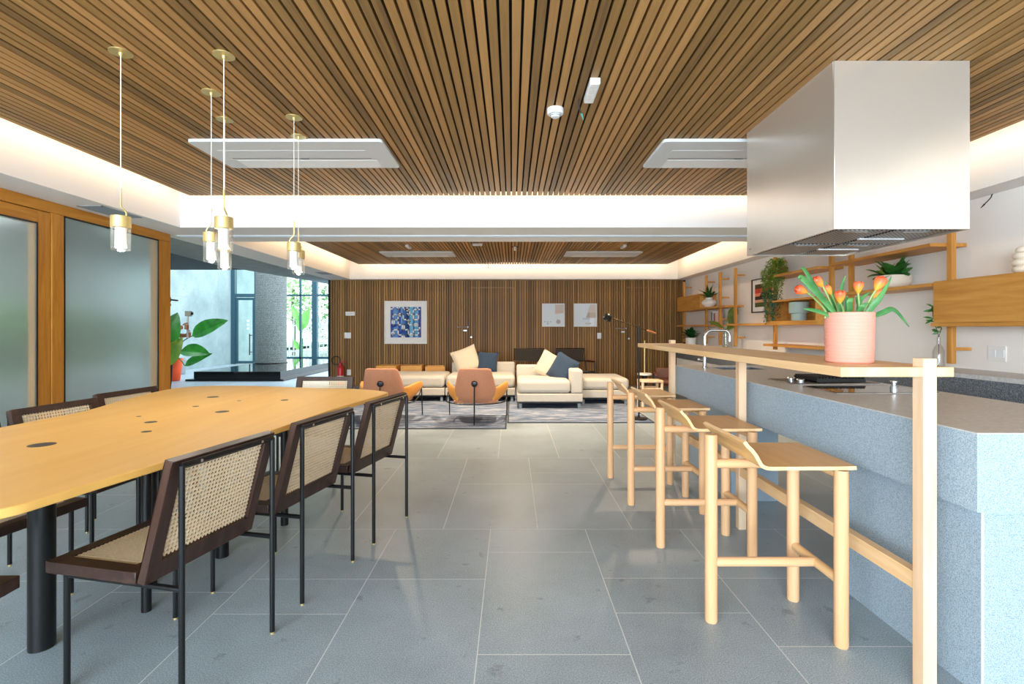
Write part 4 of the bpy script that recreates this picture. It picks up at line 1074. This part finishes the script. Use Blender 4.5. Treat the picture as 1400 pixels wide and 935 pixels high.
UX0, UX1 = 3.42, 3.458
SX = 3.295
def shelving():
    t = thing('wall_shelving', 'amber oak wall shelving of uprights, shelves and boxes along the right wall', 'shelf', (3.44, 6.0, 0))
    ox, oy = 3.44, 6.0
    def bx(*a): return MB().box(a[0]-ox, a[1]-ox, a[2]-oy, a[3]-oy, a[4], a[5])
    ups = {10.2: (), 9.03: (), 8.43: (1.78,), 7.85: (), 6.66: (), 5.48: (), 5.16: (), 3.98: (), 2.78: ()}
    pegs = {10.2: (2.00,), 9.03: (2.00, 1.03), 8.43: (2.00, 1.69, 1.33), 7.85: (2.00, 1.04), 6.66: (), 5.48: (), 5.16: (), 3.98: (1.02,), 2.78: (1.02,)}
    for y in ups:
        u = bx(UX0, UX1, y+.005, y+.05, .905, 2.11).build('upright', M['oak_v'], t, bevel=.002)
        for z in pegs[y]: bx(UX1, WR, y+.012, y+.042, z-.012, z+.012).build('bracket', M['oak'], u, bevel=.002)
        bx(UX1, WR, y+.012, y+.042, 2.04, 2.064).build('bracket', M['oak'], u) if not pegs[y] else None
    for y0, y1, z in ((4.035, 5.30, 1.825), (4.035, 5.16, 1.510), (2.835, 4.03, 1.195), (5.535, 6.66, 1.825), (5.535, 7.85, 1.222), (5.535, 6.72, .952),
                      (7.905, 10.25, 1.512), (8.485, 10.25, 1.218)):
        bx(SX, WR, y0, y1, z, z+.028).build('shelf', M['oak'], t, bevel=.002)
    # closed cabinet, right
    c = bx(SX+.018, WR, 2.80, 4.005, 1.224, 1.546).build('cabinet', M['oak'], t, bevel=.002)
    bx(SX, SX+.018, 2.80, 4.005, 1.224, 1.546).build('cabinet_door', M['oak'], c, bevel=.002)
    # closed cabinet, far left
    c = bx(SX+.018, WR, 8.98, 10.22, 1.541, 1.79).build('cabinet', M['oak'], t, bevel=.002)
    bx(SX, SX+.018, 8.98, 10.22, 1.541, 1.79).build('cabinet_door', M['oak'], c, bevel=.002)
    # open cubby
    e = .02; mb = MB()
    for a in ((SX, WR, 5.545, 6.655, 1.251, 1.271), (SX, WR, 5.545, 6.655, 1.51, 1.53), (SX, WR, 5.545, 5.565, 1.271, 1.51), (SX, WR, 6.635, 6.655, 1.271, 1.51), (WR-.02, WR, 5.565, 6.635, 1.271, 1.51)):
        mb.box(a[0]-ox, a[1]-ox, a[2]-oy, a[3]-oy, a[4], a[5])
    mb.build('open_box', M['oak'], t, bevel=.0015)
shelving()

rnd = random.Random(11)
def foliage(name, mat, parent, c, n, L, Wd, spread, rise, droop, r0=.01, seed=1, fold=.25, jit=.3, pw=1.0):
    rn = random.Random(seed); mb = MB()
    for i in range(n):
        a = 2*math.pi*i/n*2.4+rn.uniform(-.3, .3); e = rn.uniform(*rise); k = rn.uniform(1-jit, 1)
        d = (math.cos(a)*math.cos(e)*(.4 if math.cos(a) > 0 else 1), math.sin(a)*math.cos(e), math.sin(e))
        b = Vector(c)+Vector((math.cos(a), math.sin(a), 0))*r0*rn.random()+Vector((0, 0, rn.uniform(0, spread)))
        mb.leaf(b, d, L*k, Wd*k, droop*rn.uniform(.5, 1.3), fold, pw=pw)
    return mb.build(name, mat, parent, smooth=60)

t = thing('potted_plant', 'spiky green plant in a round white vase on the far upper shelf', 'potted plant', (3.425, 8.90, 1.54))
MB().lathe([(.045, 0), (.06, .005), (.12, .07), (.122, .095), (.09, .13), (.055, .155), (.06, .175), (.054, .175), (.05, .155), (0, .15)], 32).build('pot', M['ceram'], t, smooth=60)
foliage('foliage', M['leafd'], t, (0, 0, .16), 30, .26, .045, .02, (.15, 1.4), .5, .03, 3)

t = thing('potted_plant', 'small dark-leaved plant in a white pot on the counter behind the tap, left', 'potted plant', (3.36, 9.62, .864))
MB().lathe([(.07, 0), (.09, .01), (.098, .14), (.09, .14), (.085, .12), (0, .12)], 32).build('pot', M['ceram'], t)
foliage('foliage', M['leafd'], t, (0, 0, .12), 38, .17, .10, .09, (.1, 1.3), .5, .05, 4, pw=.65)

t = thing('glass_vase', 'clear glass vase of broad rubber-plant leaves on the counter behind the tap', 'vase', (3.36, 8.05, .864))
MB().lathe([(.03, .004), (.048, .006), (.05, .02), (.045, .16), (.04, .30), (.045, .32), (.041, .32), (.036, .30), (.041, .16), (.044, .03), (0, .01)], 28, caps=False).build('vase', M['bulbglass'], t)
mb = MB(); mb.tube([(0, 0, .02), (.01, 0, .2), (0, 0, .40), (.06, 0, .52)], .006, 8); mb.tube([(-.01, 0, .02), (-.02, 0, .3), (-.08, -.02, .36)], .005, 8); mb.build('stem', M['leafy'], t)
mb = MB()
mb.leaf((.06, -.02, .36), (.15, -.2, 1), .28, .15, .1, .15, up=(-.2, -1, .1)); mb.leaf((.05, 0, .44), (.5, -.1, 1), .26, .15, .1, .15, up=(-.2, -1, .1))
mb.leaf((-.04, -.02, .32), (-1, -.2, .55), .27, .13, .3, .2, up=(0, -.6, .8)); mb.leaf((0, -.02, .30), (.6, -.2, .5), .18, .10, .3, .2, up=(0, -.6, .8)); mb.leaf((.03, -.01, .28), (.5, -.3, .9), .2, .10, .2, .2, up=(0, -.9, .3))
mb.build('foliage', leafmat('rubber_leaf', '#4a5a20', '#7d8f35'), t, smooth=60)

def book(label, y, z, h, d, w, c, tilt=0):
    t = thing('book', label, 'book', (3.47, y, z)); t.rotation_euler = (R(tilt), 0, 0)
    mb = MB(); mb.box(-d/2, d/2, -w/2, -w/2+.002, 0, h); mb.box(-d/2, d/2, w/2-.002, w/2, 0, h); mb.box(-d/2, -d/2+.002, -w/2, w/2, 0, h); mb.build('cover', plain('book_cover', c, .6), t)
    MB().box(-d/2+.004, d/2-.004, -w/2+.002, w/2-.002, .003, h-.003).build('pages', M['paper'], t)
book('slim blue book upright on the shelf behind the rubber leaves', 8.72, 1.246, .21, .15, .03, '#5b7288')
book('white book upright beside the slim blue one on the far shelf', 8.67, 1.246, .22, .15, .028, '#d9d4cb')
book('brick-red book upright on the far shelf, right of the white one', 8.625, 1.246, .19, .14, .026, '#a4553f')
book('pale pink book upright on the far shelf, last of the row', 8.585, 1.246, .20, .14, .024, '#d0a899')

# landscape print on the wall
t = thing('framed_print', 'dark-framed abstract red and green landscape print on the right wall', 'picture', (WR, 7.28, 1.655))
w, h = .34, .245
mb = MB()
for a in ((-w, w, -h, -h+.014), (-w, w, h-.014, h), (-w, -w+.014, -h+.014, h-.014), (w-.014, w, -h+.014, h-.014)): mb.box(-.025, 0, a[0], a[1], a[2], a[3])
mb.build('frame', M['walnut'], t); MB().box(-.010, 0, -w+.014, w-.014, -h+.014, h-.014).build('mat_board', M['paper'], t)
mb = MB(); cs = ['#4a3a22', '#c4412c', '#e58a66', '#33291f', '#d9a383', '#4f5424']
zz = [.165, .10, .035, -.01, -.06, -.10, -.165]
for i in range(6): mb.box(-.0115, -.0095, -.25, .25, zz[i+1], zz[i], i)
mb.build('print', [plain('print_band', c, .8) for c in cs], t, smooth=0)
mb = MB(); mb.prism([(-.25, .035), (-.1, .06), (.05, .04), (.12, -.02), (-.02, -.06), (-.2, -.03)], 0, .001, Matrix.Translation((-.0125, 0, 0)) @ Matrix(((0, 0, 1, 0), (1, 0, 0, 0), (0, 1, 0, 0), (0, 0, 0, 1))))
mb.build('print_shape', plain('print_dark', '#2c241c', .8), t)

# trailing plant
t = thing('trailing_plant', 'long trailing plant hanging down from the upper shelf in front of the picture', 'potted plant', (3.43, 6.56, 1.853))
MB().lathe([(.06, 0), (.085, .01), (.095, .11), (.088, .11), (.08, .09), (0, .09)], 28).build('pot', plain('brown_pot', '#8a5a3a', .7), t)
rn = random.Random(8); m1, m2, st = MB(), MB(), MB()
for i in range(46):
    a = rn.uniform(0, 2*math.pi); rr = rn.uniform(.05, .14); L = rn.uniform(.15, .72)*(1 if math.cos(a) < .3 else .35)
    x, y = rr*math.cos(a)-.06, rr*math.sin(a)
    pts = [(0, 0, .09), (x*.6, y*.6, .17+rn.uniform(0, .06)), (x*1.05, y*1.05, .10)]
    k = max(2, int(L/.05))
    for q in range(1, k+1): pts.append((x*(1.08-.35*q/k*L)+rn.uniform(-.012, .012)-.02, y*(1.08-.5*q/k*L)+rn.uniform(-.012, .012), .10-L*q/k))
    sp = spline(pts, 3, False); st.tube(sp, .0015, 5)
    for j, p in enumerate(sp[2:]):
        for _ in range(3):
            aa = rn.uniform(0, 2*math.pi); d = (math.cos(aa), math.sin(aa), rn.uniform(-.7, .3))
            (m1 if p.z > -.20+rn.uniform(-.12, .12) else m2).leaf(p, d, rn.uniform(.025, .042), .018, .4, .2, n=3)
st.build('stem', M['leafy'], t); m1.build('upper_foliage', M['leafy'], t, smooth=0); m2.build('lower_foliage', M['leafb'], t, smooth=0)

t = thing('footed_vase', 'sage green cup-shaped vase on a narrower foot inside the open shelf box', 'vase', (3.43, 6.12, 1.271))
MB().lathe([(.078, 0), (.082, .004), (.084, .088), (.107, .093), (.109, .10), (.109, .222), (.102, .224), (.100, .11), (0, .105)], 40).build('vase', M['sage'], t, smooth=40)

t = thing('potted_plant', 'broad-leaved green plant in a cream bowl between the upper shelves', 'potted plant', (3.425, 4.60, 1.538))
MB().lathe([(.08, 0), (.11, .006), (.135, .05), (.138, .10), (.132, .115), (.125, .115), (.125, .09), (0, .085)], 40).build('pot', M['creamp'], t, smooth=60)
foliage('foliage', M['leaf'], t, (0, 0, .10), 34, .155, .115, .06, (.1, 1.2), .7, .08, 6, .2, pw=.6)
foliage('new_leaves', M['leafy'], t, (-.03, .02, .12), 5, .13, .055, .03, (.5, 1.2), .5, .05, 9, .3)

t = thing('bottle_vase', 'clear glass bottle with a leafy sprig on the wall counter', 'vase', (3.40, 4.08, .864))
MB().lathe([(.03, .003), (.038, .004), (.04, .02), (.04, .13), (.03, .165), (.014, .19), (.012, .245), (.016, .25), (.010, .25), (.010, .19), (.026, .16), (.036, .13), (.036, .02), (0, .012)], 28, caps=False).build('bottle', M['bulbglass'], t)
mb = MB(); sg = [(0, 0, .02), (0, 0, .24), (-.02, 0, .32), (-.045, 0, .42), (-.04, 0, .50)]; mb.tube(spline(sg, 4, False), .0025, 6); mb.tube([(0, 0, .24), (.02, 0, .32)], .002, 6); mb.build('stem', plain('brown_stem', '#5a4a30', .7), t)
mb = MB(); rn = random.Random(3)
for p in spline(sg, 4, False)[7:]:
    for _ in range(2):
        a = rn.uniform(0, 6.28); mb.leaf(p, (math.cos(a), .5*math.sin(a), rn.uniform(-.5, .5)), rn.uniform(.05, .075), .018, .3, .2, n=5, up=(0, -1, .3))
for _ in range(4):
    a = rn.uniform(0, 6.28); mb.leaf((.015, 0, .28+.05*rn.random()), (math.cos(a), .4, rn.uniform(-.5, .2)), .06, .02, .3, .2, n=5, up=(0, -1, .3))
mb.build('foliage', M['leaf'], t, smooth=60)

t = thing('bubble_vase', 'ribbed cream vase of stacked bulging rings at the right picture edge', 'vase', (3.42, 3.415, 1.546))
prof = [(.05, 0), (.055, .004)]
for i, (r, z) in enumerate(((.062, .03), (.066, .075), (.060, .12), (.045, .158))):
    for k in range(7): a = R(-75+150*k/6); prof.append((r-.02+.022*math.cos(a), z+.022*math.sin(a)))
prof += [(.028, .182), (.024, .182), (.02, .16), (0, .15)]
MB().lathe(prof, 40).build('vase', M['creamp'], t, smooth=60)

t = thing('power_outlet', 'double white power outlet on the right wall below the oak cabinet', 'outlet', (WR, 3.78, .995))
MB().box(-.008, 0, -.07, .07, -.058, .058).build('plate', M['paper'], t, bevel=.002)
for yy in (-.032, .032): MB().box(-.011, -.007, yy-.026, yy+.026, -.026, .026).build('socket', M['plastic'], t, bevel=.001)

# ------------------------------------------------------------------ tulips on the bar
def tulips():
    c = Vector((1.241, 1.885, 1.0546))
    t = thing('tulip_pot', 'orange tulips in a ribbed pink pot on the breakfast bar', 'potted flowers', c)
    prof = [(.070, 0), (.076, .004)]
    for i in range(15):
        z = .006+i*.0118; prof += [(.0765+.0035*i/15, z), (.0772+.0035*i/15, z+.004), (.0772+.0035*i/15, z+.0092), (.0762+.0035*i/15, z+.0112)]
    prof += [(.081, .184), (.076, .184), (.074, .165), (0, .165)]
    MB().lathe(prof, 56).build('pot', M['pinkpot'], t, smooth=30)
    MB().lathe([(0, .166), (.073, .166)], 24, caps=False).build('soil', M['soil'], t)
    P = lambda x, y, dd=0: at(x, y, 1.885+dd)-c
    fl = [((1096, 397), (1128, 424), 0, (-1, .0, .35), .046), ((1119, 386), (1140, 425), .03, (-.7, 0, .7), .046), ((1132, 397), (1146, 425), .05, (-.5, .2, .8), .04), ((1148.5, 406), (1153, 425), -.05, (-.15, -.2, 1), .046),
          ((1173.5, 393), (1175, 424), 0, (.05, 0, 1), .044), ((1202, 388), (1182, 424), -.03, (.45, 0, .8), .054), ((1199, 401), (1186, 424), .05, (.6, 0, .7), .044)]
    for (fx, fy), (bx_, by_), dd, ax, L in fl:
        p1 = P(fx, fy, dd); p0 = P(bx_, by_, dd*.4); ax = Vector(ax).normalized(); b = p1-ax*L*.5
        s = MB().tube(spline([p0-Vector((0, 0, .03)), p0, p0.lerp(b, .55)+Vector((0, 0, .004)), b], 5, False), .0036, 8).build('stem', M['tulips'], t)
        mb = MB(); q = Vector((0, 0, 1)).rotation_difference(ax).to_matrix()
        for lay, n in ((0, 3), (1, 3)):
            for k in range(n):
                a0 = 2*math.pi*k/n+lay*math.pi/3
                def g(u, v, a0=a0, lay=lay):
                    h = v; rad = (L*.36+lay*.0012)*(math.sin(math.pi*min(.5+.0, .06+h*.62)) if h < .75 else math.sin(math.pi*.5)*(1-.5*((h-.75)/.25)**2))
                    rad = max(rad, .002); wv = .62*(1-max(0, (h-.55)/.45)**2.2)+.02
                    an = a0+(u*2-1)*wv*1.25; return (rad*math.cos(an), rad*math.sin(an), h*L*1.05)
                mb.grid(g, 8, 10)
        mb.build('bloom', M['tulip'], t, smooth=70, loc=b, rot=q.to_euler())
    lv = [((1146, 427), (1096, 381), (1093, 381), .022, -.03, .1), ((1136, 425), (1100, 370), (1095, 366), .014, .02, .05), ((1140, 428), (1110, 424), (1098, 422), .013, -.01, -.02), ((1190, 427), (1222, 424), (1243, 447), .016, 0, 0),
          ((1150, 425), (1150, 395), (1156, 376), .013, .03, 0), ((1182, 426), (1203, 406), (1219, 378), .018, -.04, 0), ((1142, 425), (1136, 400), (1127, 384), .014, .05, 0), ((1160, 426), (1161, 412), (1167, 408), .02, -.05, 0),
          ((1168, 427), (1180, 418), (1188, 414), .014, -.06, 0), ((1172, 425), (1176, 410), (1190, 399), .016, .02, 0), ((1150, 427), (1147, 412), (1143, 400), .016, .0, 0), ((1158, 426), (1157, 410), (1153, 404), .016, .03, 0), ((1178, 425), (1172, 412), (1170, 405), .014, .05, 0)]
    for i, (a, b, e, wd, dd, z) in enumerate(lv):
        p0, p1, p2 = P(a[0], a[1], dd*.5), P(b[0], b[1], dd), P(e[0], e[1], dd+.0); p0.z -= .02
        sp = spline([p0, p0.lerp(p1, .5)+Vector((0, 0, .004)), p1, p2], 6, False); mb = MB(); vs = []; n = len(sp)
        for k, p in enumerate(sp):
            tt = k/(n-1); tg = (sp[min(k+1, n-1)]-sp[max(k-1, 0)]).normalized()
            sd = tg.cross(Vector((0, -1, .35))).normalized(); nr = sd.cross(tg)
            wv = wd*.62*max(.03, math.sin(math.pi*min(1, .14+.86*tt))**.8)
            if tt > .98: wv = .0006
            vs += [p-sd*wv+nr*wv*.35, p, p+sd*wv+nr*wv*.35]
        fs = []
        for k in range(n-1): fs += [(k*3, k*3+1, k*3+4, k*3+3), (k*3+1, k*3+2, k*3+5, k*3+4)]
        mb._a(vs, fs); mb.build('leaf', M['tulipl'], t, smooth=60, solid=.0012)
tulips()

# ------------------------------------------------------------------ lobby: plant, pots, person; garden
def big_leaf(mb, base, tip, w, up, sag=.12, n=10):
    base, tip = Vector(base), Vector(tip); ax = tip-base; L = ax.length; up = Vector(up).normalized(); sd = ax.normalized().cross(up).normalized(); nr = sd.cross(ax.normalized())
    vs = []; K = 4
    for i in range(n+1):
        tt = i/n; p = base+ax*tt+nr*(sag*L*4*tt*(1-tt)*.5)
        wv = w*.5*(max(.02, math.sin(math.pi*tt**.8))**.75 if tt < 1 else .01)
        for k in range(-K, K+1): f = k/K; vs.append(p+sd*wv*f+nr*(wv*.35*abs(f)+.012*math.sin(tt*40)*abs(f)*w))
    m = 2*K+1
    mb._a(vs, [(i*m+k, i*m+k+1, (i+1)*m+k+1, (i+1)*m+k) for i in range(n) for k in range(m-1)])
t = thing('potted_plant', 'tall broad-leaved plant in an orange pot beside the amber end post', 'potted plant', (-7.70, 11.56, 0))
o0 = Vector((-7.70, 11.56, 0))
MB().lathe([(.17, 0), (.18, .01), (.235, .50), (.225, .505), (.21, .47), (0, .46)], 40).build('pot', M['orange'], t); MB().lathe([(0, .465), (.21, .465)], 20, caps=False).build('soil', M['soil'], t)
gl_ = leafmat('large_leaf_green', '#1f6a24', '#43a038', 5, .3)
for (a, b, w, up, dd, mt) in (((263, 459), (312, 438), .36, (-.1, -1, .25), 0, gl_), ((247, 480), (287, 484), .34, (.1, -.8, .6), -.15, gl_), ((253, 500), (291, 483), .20, (.3, -.8, .45), -.1, gl_),
                              ((222, 480), (205, 452), .36, (0, -1, .3), 0, gl_)):
    p0, p1 = at(a[0], a[1], 11.56+dd)-o0, at(b[0], b[1], 11.56+dd)-o0
    mb = MB(); big_leaf(mb, p0, p1, w, up); lf = mb.build('leaf', mt, t, smooth=60)
    MB().tube(spline([(0, 0, .46), p0*.5+Vector((0, 0, .35)), p0], 6, False), .012, 8).build('stalk', gl_, lf)
t = thing('potted_plant', 'leafy plant mostly hidden behind the amber end post, two leaf edges showing', 'potted plant', (-4.47, 6.6, 0))
o0 = Vector((-4.47, 6.6, 0))
MB().lathe([(.10, 0), (.11, .01), (.13, .28), (.12, .28), (.115, .25), (0, .25)], 32).build('pot', M['greypot'], t)
for a, b, w, up, mt in (((228, 475), (243, 427), .25, (.3, -1, .1), gl_), ((226, 500), (250, 461), .20, (.4, -1, .2), leafmat('young_leaf', '#4d7f24', '#8fae3a', 5)), ((222, 480), (212, 440), .2, (0, -1, .2), gl_)):
    p0, p1 = at(a[0], a[1], 6.6)-o0, at(b[0], b[1], 6.6)-o0
    mb = MB(); big_leaf(mb, p0, p1, w, up); lf = mb.build('leaf', mt, t, smooth=60)
    MB().tube(spline([(0, 0, .25), p0*.5+Vector((0, 0, .25)), p0], 6, False), .008, 8).build('stalk', gl_, lf)
t = thing('planter_pot', 'grey round pot standing behind the orange pot by the concrete wall', 'pot', (-8.64, 13.2, 0))
MB().lathe([(.17, 0), (.19, .01), (.215, .38), (.20, .40), (.19, .36), (0, .35)], 36).build('pot', M['greypot'], t); MB().lathe([(0, .355), (.19, .355)], 20, caps=False).build('soil', M['soil'], t)

def skin_body(name, verts, edges, radii, mat, parent, sub=2):
    me = bpy.data.meshes.new(name); me.from_pydata(verts, edges, []); me.materials.append(mat)
    o = bpy.data.objects.new(name, me); COL.objects.link(o); o.parent = parent
    bm = bmesh.new(); bm.from_mesh(me); ly = bm.verts.layers.skin.verify(); bm.verts.ensure_lookup_table()
    for v, r in zip(bm.verts, radii): v[ly].radius = r if isinstance(r, tuple) else (r, r)
    bm.verts[0][ly].use_root = True; bm.to_mesh(me); bm.free()
    md = o.modifiers.new('Skin', 'SKIN'); md.use_smooth_shade = True
    q = o.modifiers.new('Subsurf', 'SUBSURF'); q.levels = sub; q.render_levels = sub
    return o
def person():
    base = Vector((-5.075, 7.4, 0))
    t = thing('person', 'person in black cap and shirt raising a small camera, mostly behind the amber post', 'person', base); t.scale = (.893, .893, .893)
    V = []; E = []; Rr = []
    def j(p, r, par=None):
        V.append(p); Rr.append(r)
        if par is not None: E.append((par, len(V)-1))
        return len(V)-1
    pel = j((0, 0, .98), .15); wst = j((0, 0, 1.15), .14, pel); ch = j((0, 0, 1.36), .165, wst); nk0 = j((.01, 0, 1.53), .075, ch); nk = j((.03, 0, 1.60), .058, nk0); hd = j((.05, 0, 1.72), .092, nk); tp = j((.045, 0, 1.81), .075, hd)
    hands = []
    for s in (-1, 1):
        h = j((0, s*.10, .92), .10, pel); k = j((.02, s*.11, .50), .062, h); an = j((-.02, s*.11, .09), .042, k); j((.06, s*.115, .045), .04, an); 
        sh = j((0, s*.19, 1.46), .068, ch); el = j((.10, s*.24, 1.20), .045, sh); z = 1.345 if s < 0 else 1.225; x = .385 if s < 0 else .40
        wr = j((x-.05, s*.09, z-.02), .029, el); pm = j((x+.01, s*.05, z), (.042, .028), wr); hands.append((Vector((x+.01, s*.05, z)), s))
    skin_body('body', V, E, Rr, M['skin'], t)
    for hp, s in hands:
        for f in range(4):
            dz = .03-.02*f; L = (.030, .034, .032, .025)[f]
            mb = MB(); pts = [hp+Vector((.02, 0, dz)), hp+Vector((.045, -s*.012, dz)), hp+Vector((.058, -s*.035, dz-.002)), hp+Vector((.045, -s*(.035+L*.6), dz-.004)), hp+Vector((.026, -s*(.04+L*.6), dz-.004))]
            mb.tube(spline(pts, 3, False), [.010]*10+[.0085]*3, 10); mb.ball(pts[-1], .0085, .0085, .0085, 10); mb.build('finger', M['skin'], t)
        mb = MB(); pts = [hp+Vector((-.005, 0, .03)), hp+Vector((.015, -s*.02, .055)), hp+Vector((.045, -s*.035, .058))]; mb.tube(spline(pts, 3, False), .011, 10); mb.ball(pts[-1], .011, .011, .011, 10); mb.build('thumb', M['skin'], t)
    fc = MB(); fc.ball((.148, 0, 1.70), .022, .015, .022, 12); fc.ball((.135, 0, 1.655), .018, .026, .008, 12); fc.build('nose_and_mouth', M['skin'], t)
    for s in (-1, 1):
        MB().ball((.13, s*.034, 1.73), .012, .014, .009, 10).build('eye', M['paper'], t); MB().ball((.05, s*.095, 1.71), .022, .014, .034, 12).build('ear', M['skin'], t)
    V2 = [V[1], V[2], (.0, 0, 1.0), (0, 0, 1.50)]; V2 = [(0, 0, 1.36), (0, 0, 1.15), (0, 0, .95), (.005, 0, 1.52)]; E2 = [(0, 1), (1, 2), (0, 3)]; R2 = [.185, .165, .17, .085]
    for s in (-1, 1): V2 += [(0, s*.19, 1.46), (.075, s*.232, 1.26)]; n = len(V2); E2 += [(0, n-2), (n-2, n-1)]; R2 += [.085, .068]
    skin_body('shirt', V2, E2, R2, plain('black_shirt', '#17171a', .9), t)
    V3 = [(0, 0, .98)]; E3 = []; R3 = [.165]
    for s in (-1, 1):
        V3 += [(0, s*.10, .90), (.02, s*.11, .50), (-.015, s*.11, .11)]; n = len(V3); E3 += [(0, n-3), (n-3, n-2), (n-2, n-1)]; R3 += [.115, .082, .066]
    skin_body('trousers', V3, E3, R3, plain('dark_trousers', '#2b2f38', .9), t)
    for s in (-1, 1): MB().box(-.09, .17, s*.115-.045, s*.115+.045, 0, .085).build('shoe', M['blackm'], t, bevel=.03, seg=3)
    mb = MB(); mb.ball((.035, 0, 1.79), .118, .108, .095, 20); mb.build('cap', M['blackm'], t)
    def brim(u, v): a = (u-.5)*2.2; r = .10+.105*v; return (.045+r*math.cos(a), r*.92*math.sin(a), 1.79-.010*v)
    MB().grid(brim, 12, 5).build('cap_brim', M['blackm'], t, solid=.018)
    # what the hands hold
    g = thing('handheld_camera', 'small grey camera on a grip held up in both hands', 'camera', base+Vector((.392, -.004, 1.04)))
    MB().tube([(0, 0, 0), (0, 0, .22)], .015, 14).build('grip', M['plasticg'], g)
    MB().tube([(0, 0, .22), (-.005, 0, .26), (.0, 0, .29), (.01, 0, .32)], .010, 10).build('gimbal_arm', M['paper'], g)
    MB().box(-.035, .055, -.018, .018, .315, .39).build('camera_body', plain('grey_camera', '#a39f92', .5), g, bevel=.006)
    MB().cyl((.055, 0, .355), (.07, 0, .355), .02).build('lens', M['black'], g)
person()

def bush(name, label, cat, c, rx, ry, rz, n, size, mat, trunk=0, seed=0, group=None):
    rn = random.Random(seed); t = thing(name, label, cat, (c[0], c[1], 0), 0, group); mb = MB()
    for i in range(n):
        while True:
            u = Vector((rn.uniform(-1, 1), rn.uniform(-1, 1), rn.uniform(-1, 1)))
            if .25 < u.length < 1: break
        p = (u.x*rx, u.y*ry, c[2]+u.z*rz)
        a = rn.uniform(0, 6.28); mb.leaf(p, (math.cos(a), math.sin(a), rn.uniform(-.6, .6)), size*rn.uniform(.6, 1.2), size*.5, .4, .2, n=3)
    mb.build('foliage', mat, t, smooth=0)
    if trunk: MB().tube(spline([(0, 0, 0), (.04, 0, c[2]*.4), (-.03, 0, c[2]*.7), (0, 0, c[2])], 4, False), trunk, 10).build('trunk', plain('bark', '#6d5a48', .9), t)
    return t
pale_leaf = leafmat('sun_paled_leaf', '#a5cf86', '#d3ecb4', 2); mid_leaf = leafmat('garden_leaf', '#7fae72', '#b9d8a4', 2); hedge_leaf = leafmat('hedge_leaf', '#5cab34', '#94d058', 4)  # garden leaves paled in place of sunshine, there is no sun lamp
bush('garden_tree', 'garden tree coloured as if sunlit, seen through the left panes of the far glazing', 'tree', (-9.6, 22.5, 2.9), .95, 1.0, 1.5, 1500, .22, pale_leaf, .07, 1, 'garden trees beyond the fence')
bush('garden_tree', 'garden tree with a thick trunk seen through the right panes of the far glazing', 'tree', (-7.65, 22.8, 2.9), .95, 1.0, 1.7, 1600, .22, mid_leaf, .16, 2, 'garden trees beyond the fence')
bush('garden_tree', 'garden tree at the right, mostly hidden by the slatted wall', 'tree', (-5.6, 22.5, 3.0), .95, 1.0, 2.0, 1300, .22, mid_leaf, .09, 3, 'garden trees beyond the fence')
bush('garden_hedge', 'low garden hedge behind the white fence outside', 'hedge', (-7.4, 24.6, 1.5), 3.0, .5, 1.5, 2600, .22, mid_leaf, 0, 4)
t = thing('banana_plant', 'bright green broad banana leaves outside behind the glazing bar', 'plant', (-8.30, 20.0, 0))
o0 = Vector((-8.30, 20.0, 0)); mb = MB()
for a, b, w in (((414, 450), (423, 422), .42), ((411, 440), (399, 418), .28), ((413, 455), (407, 428), .25), ((409, 478), (402, 464), .2)): big_leaf(mb, at(*a, 20)-o0, at(*b, 20)-o0, w, (0, -1, .3))
lf = mb.build('leaf', leafmat('banana_leaf', '#79c75c', '#a5e27c', 2), t, smooth=60)
MB().tube([(.05, 0, 0), (.08, 0, .8)], .07, 10).build('stalk', gl_, t)
t = thing('garden_fence', 'white upright bar fence in the garden beyond the glazing', 'fence', (-7.6, 21, 0)); fm = plain('white_fence_paint', '#c9d2d4', .5)
mb = MB(); mb.box(-3.2, 3.2, -.02, .02, .22, .28); mb.box(-3.2, 3.2, -.02, .02, 1.28, 1.33); mb.build('rail', fm, t)
for i in range(36): x = -3.1+i*.175; MB().box(x-.016, x+.016, -.016, .016, 0, 1.62).build('bar', fm, t)
def rack(label, x, y):
    t = thing('bicycle_stand', label, 'bicycle stand', (x, y, 0)); m_ = plain('white_tube', '#f0f3f4', .4) if 'wt' not in M else M['wt']
    mb = MB(); mb.tube([(-.45, 0, 0), (-.45, 0, .55), (-.40, 0, .62), (.40, 0, .62), (.45, 0, .55), (.45, 0, 0)], .022, 10); mb.build('hoop', m_, t)
    MB().tube([(-.45, 0, .35), (.45, 0, .35)], .018, 10).build('crossbar', m_, t)
M['wt'] = plain('white_tube', '#f0f3f4', .4)
rack('white tubular bicycle stand outside the left panes', -8.55, 18.6); rack('white tubular bicycle stand outside the right panes', -6.9, 18.6)
def hedge_plant(label, x, y, seed):
    t = bush('tall_shrub', label, 'shrub', (x, y, 1.05), .42, .44, .45, 620, .20, hedge_leaf, .03, seed, 'shrubs behind the frosted partition')
    MB().lathe([(.2, 0), (.21, .01), (.24, .45), (.22, .45), (.2, .40), (0, .40)], 28).build('pot', M['greypot'], t)
for i, (x, y) in enumerate(((-5.7, 5.4), (-5.9, 6.4), (-6.0, 7.4), (-5.5, 4.3), (-5.3, 3.3), (-5.1, 2.3))):
    hedge_plant('green shrub blurred behind the frosted partition, %s' % ('behind the fixed pane nearest the lamp cord', 'behind the fixed pane near its end post', 'farthest behind the fixed pane', 'behind the meeting stiles', 'behind the sliding leaf', 'behind the sliding leaf at the picture edge')[i], x, y, 20+i)
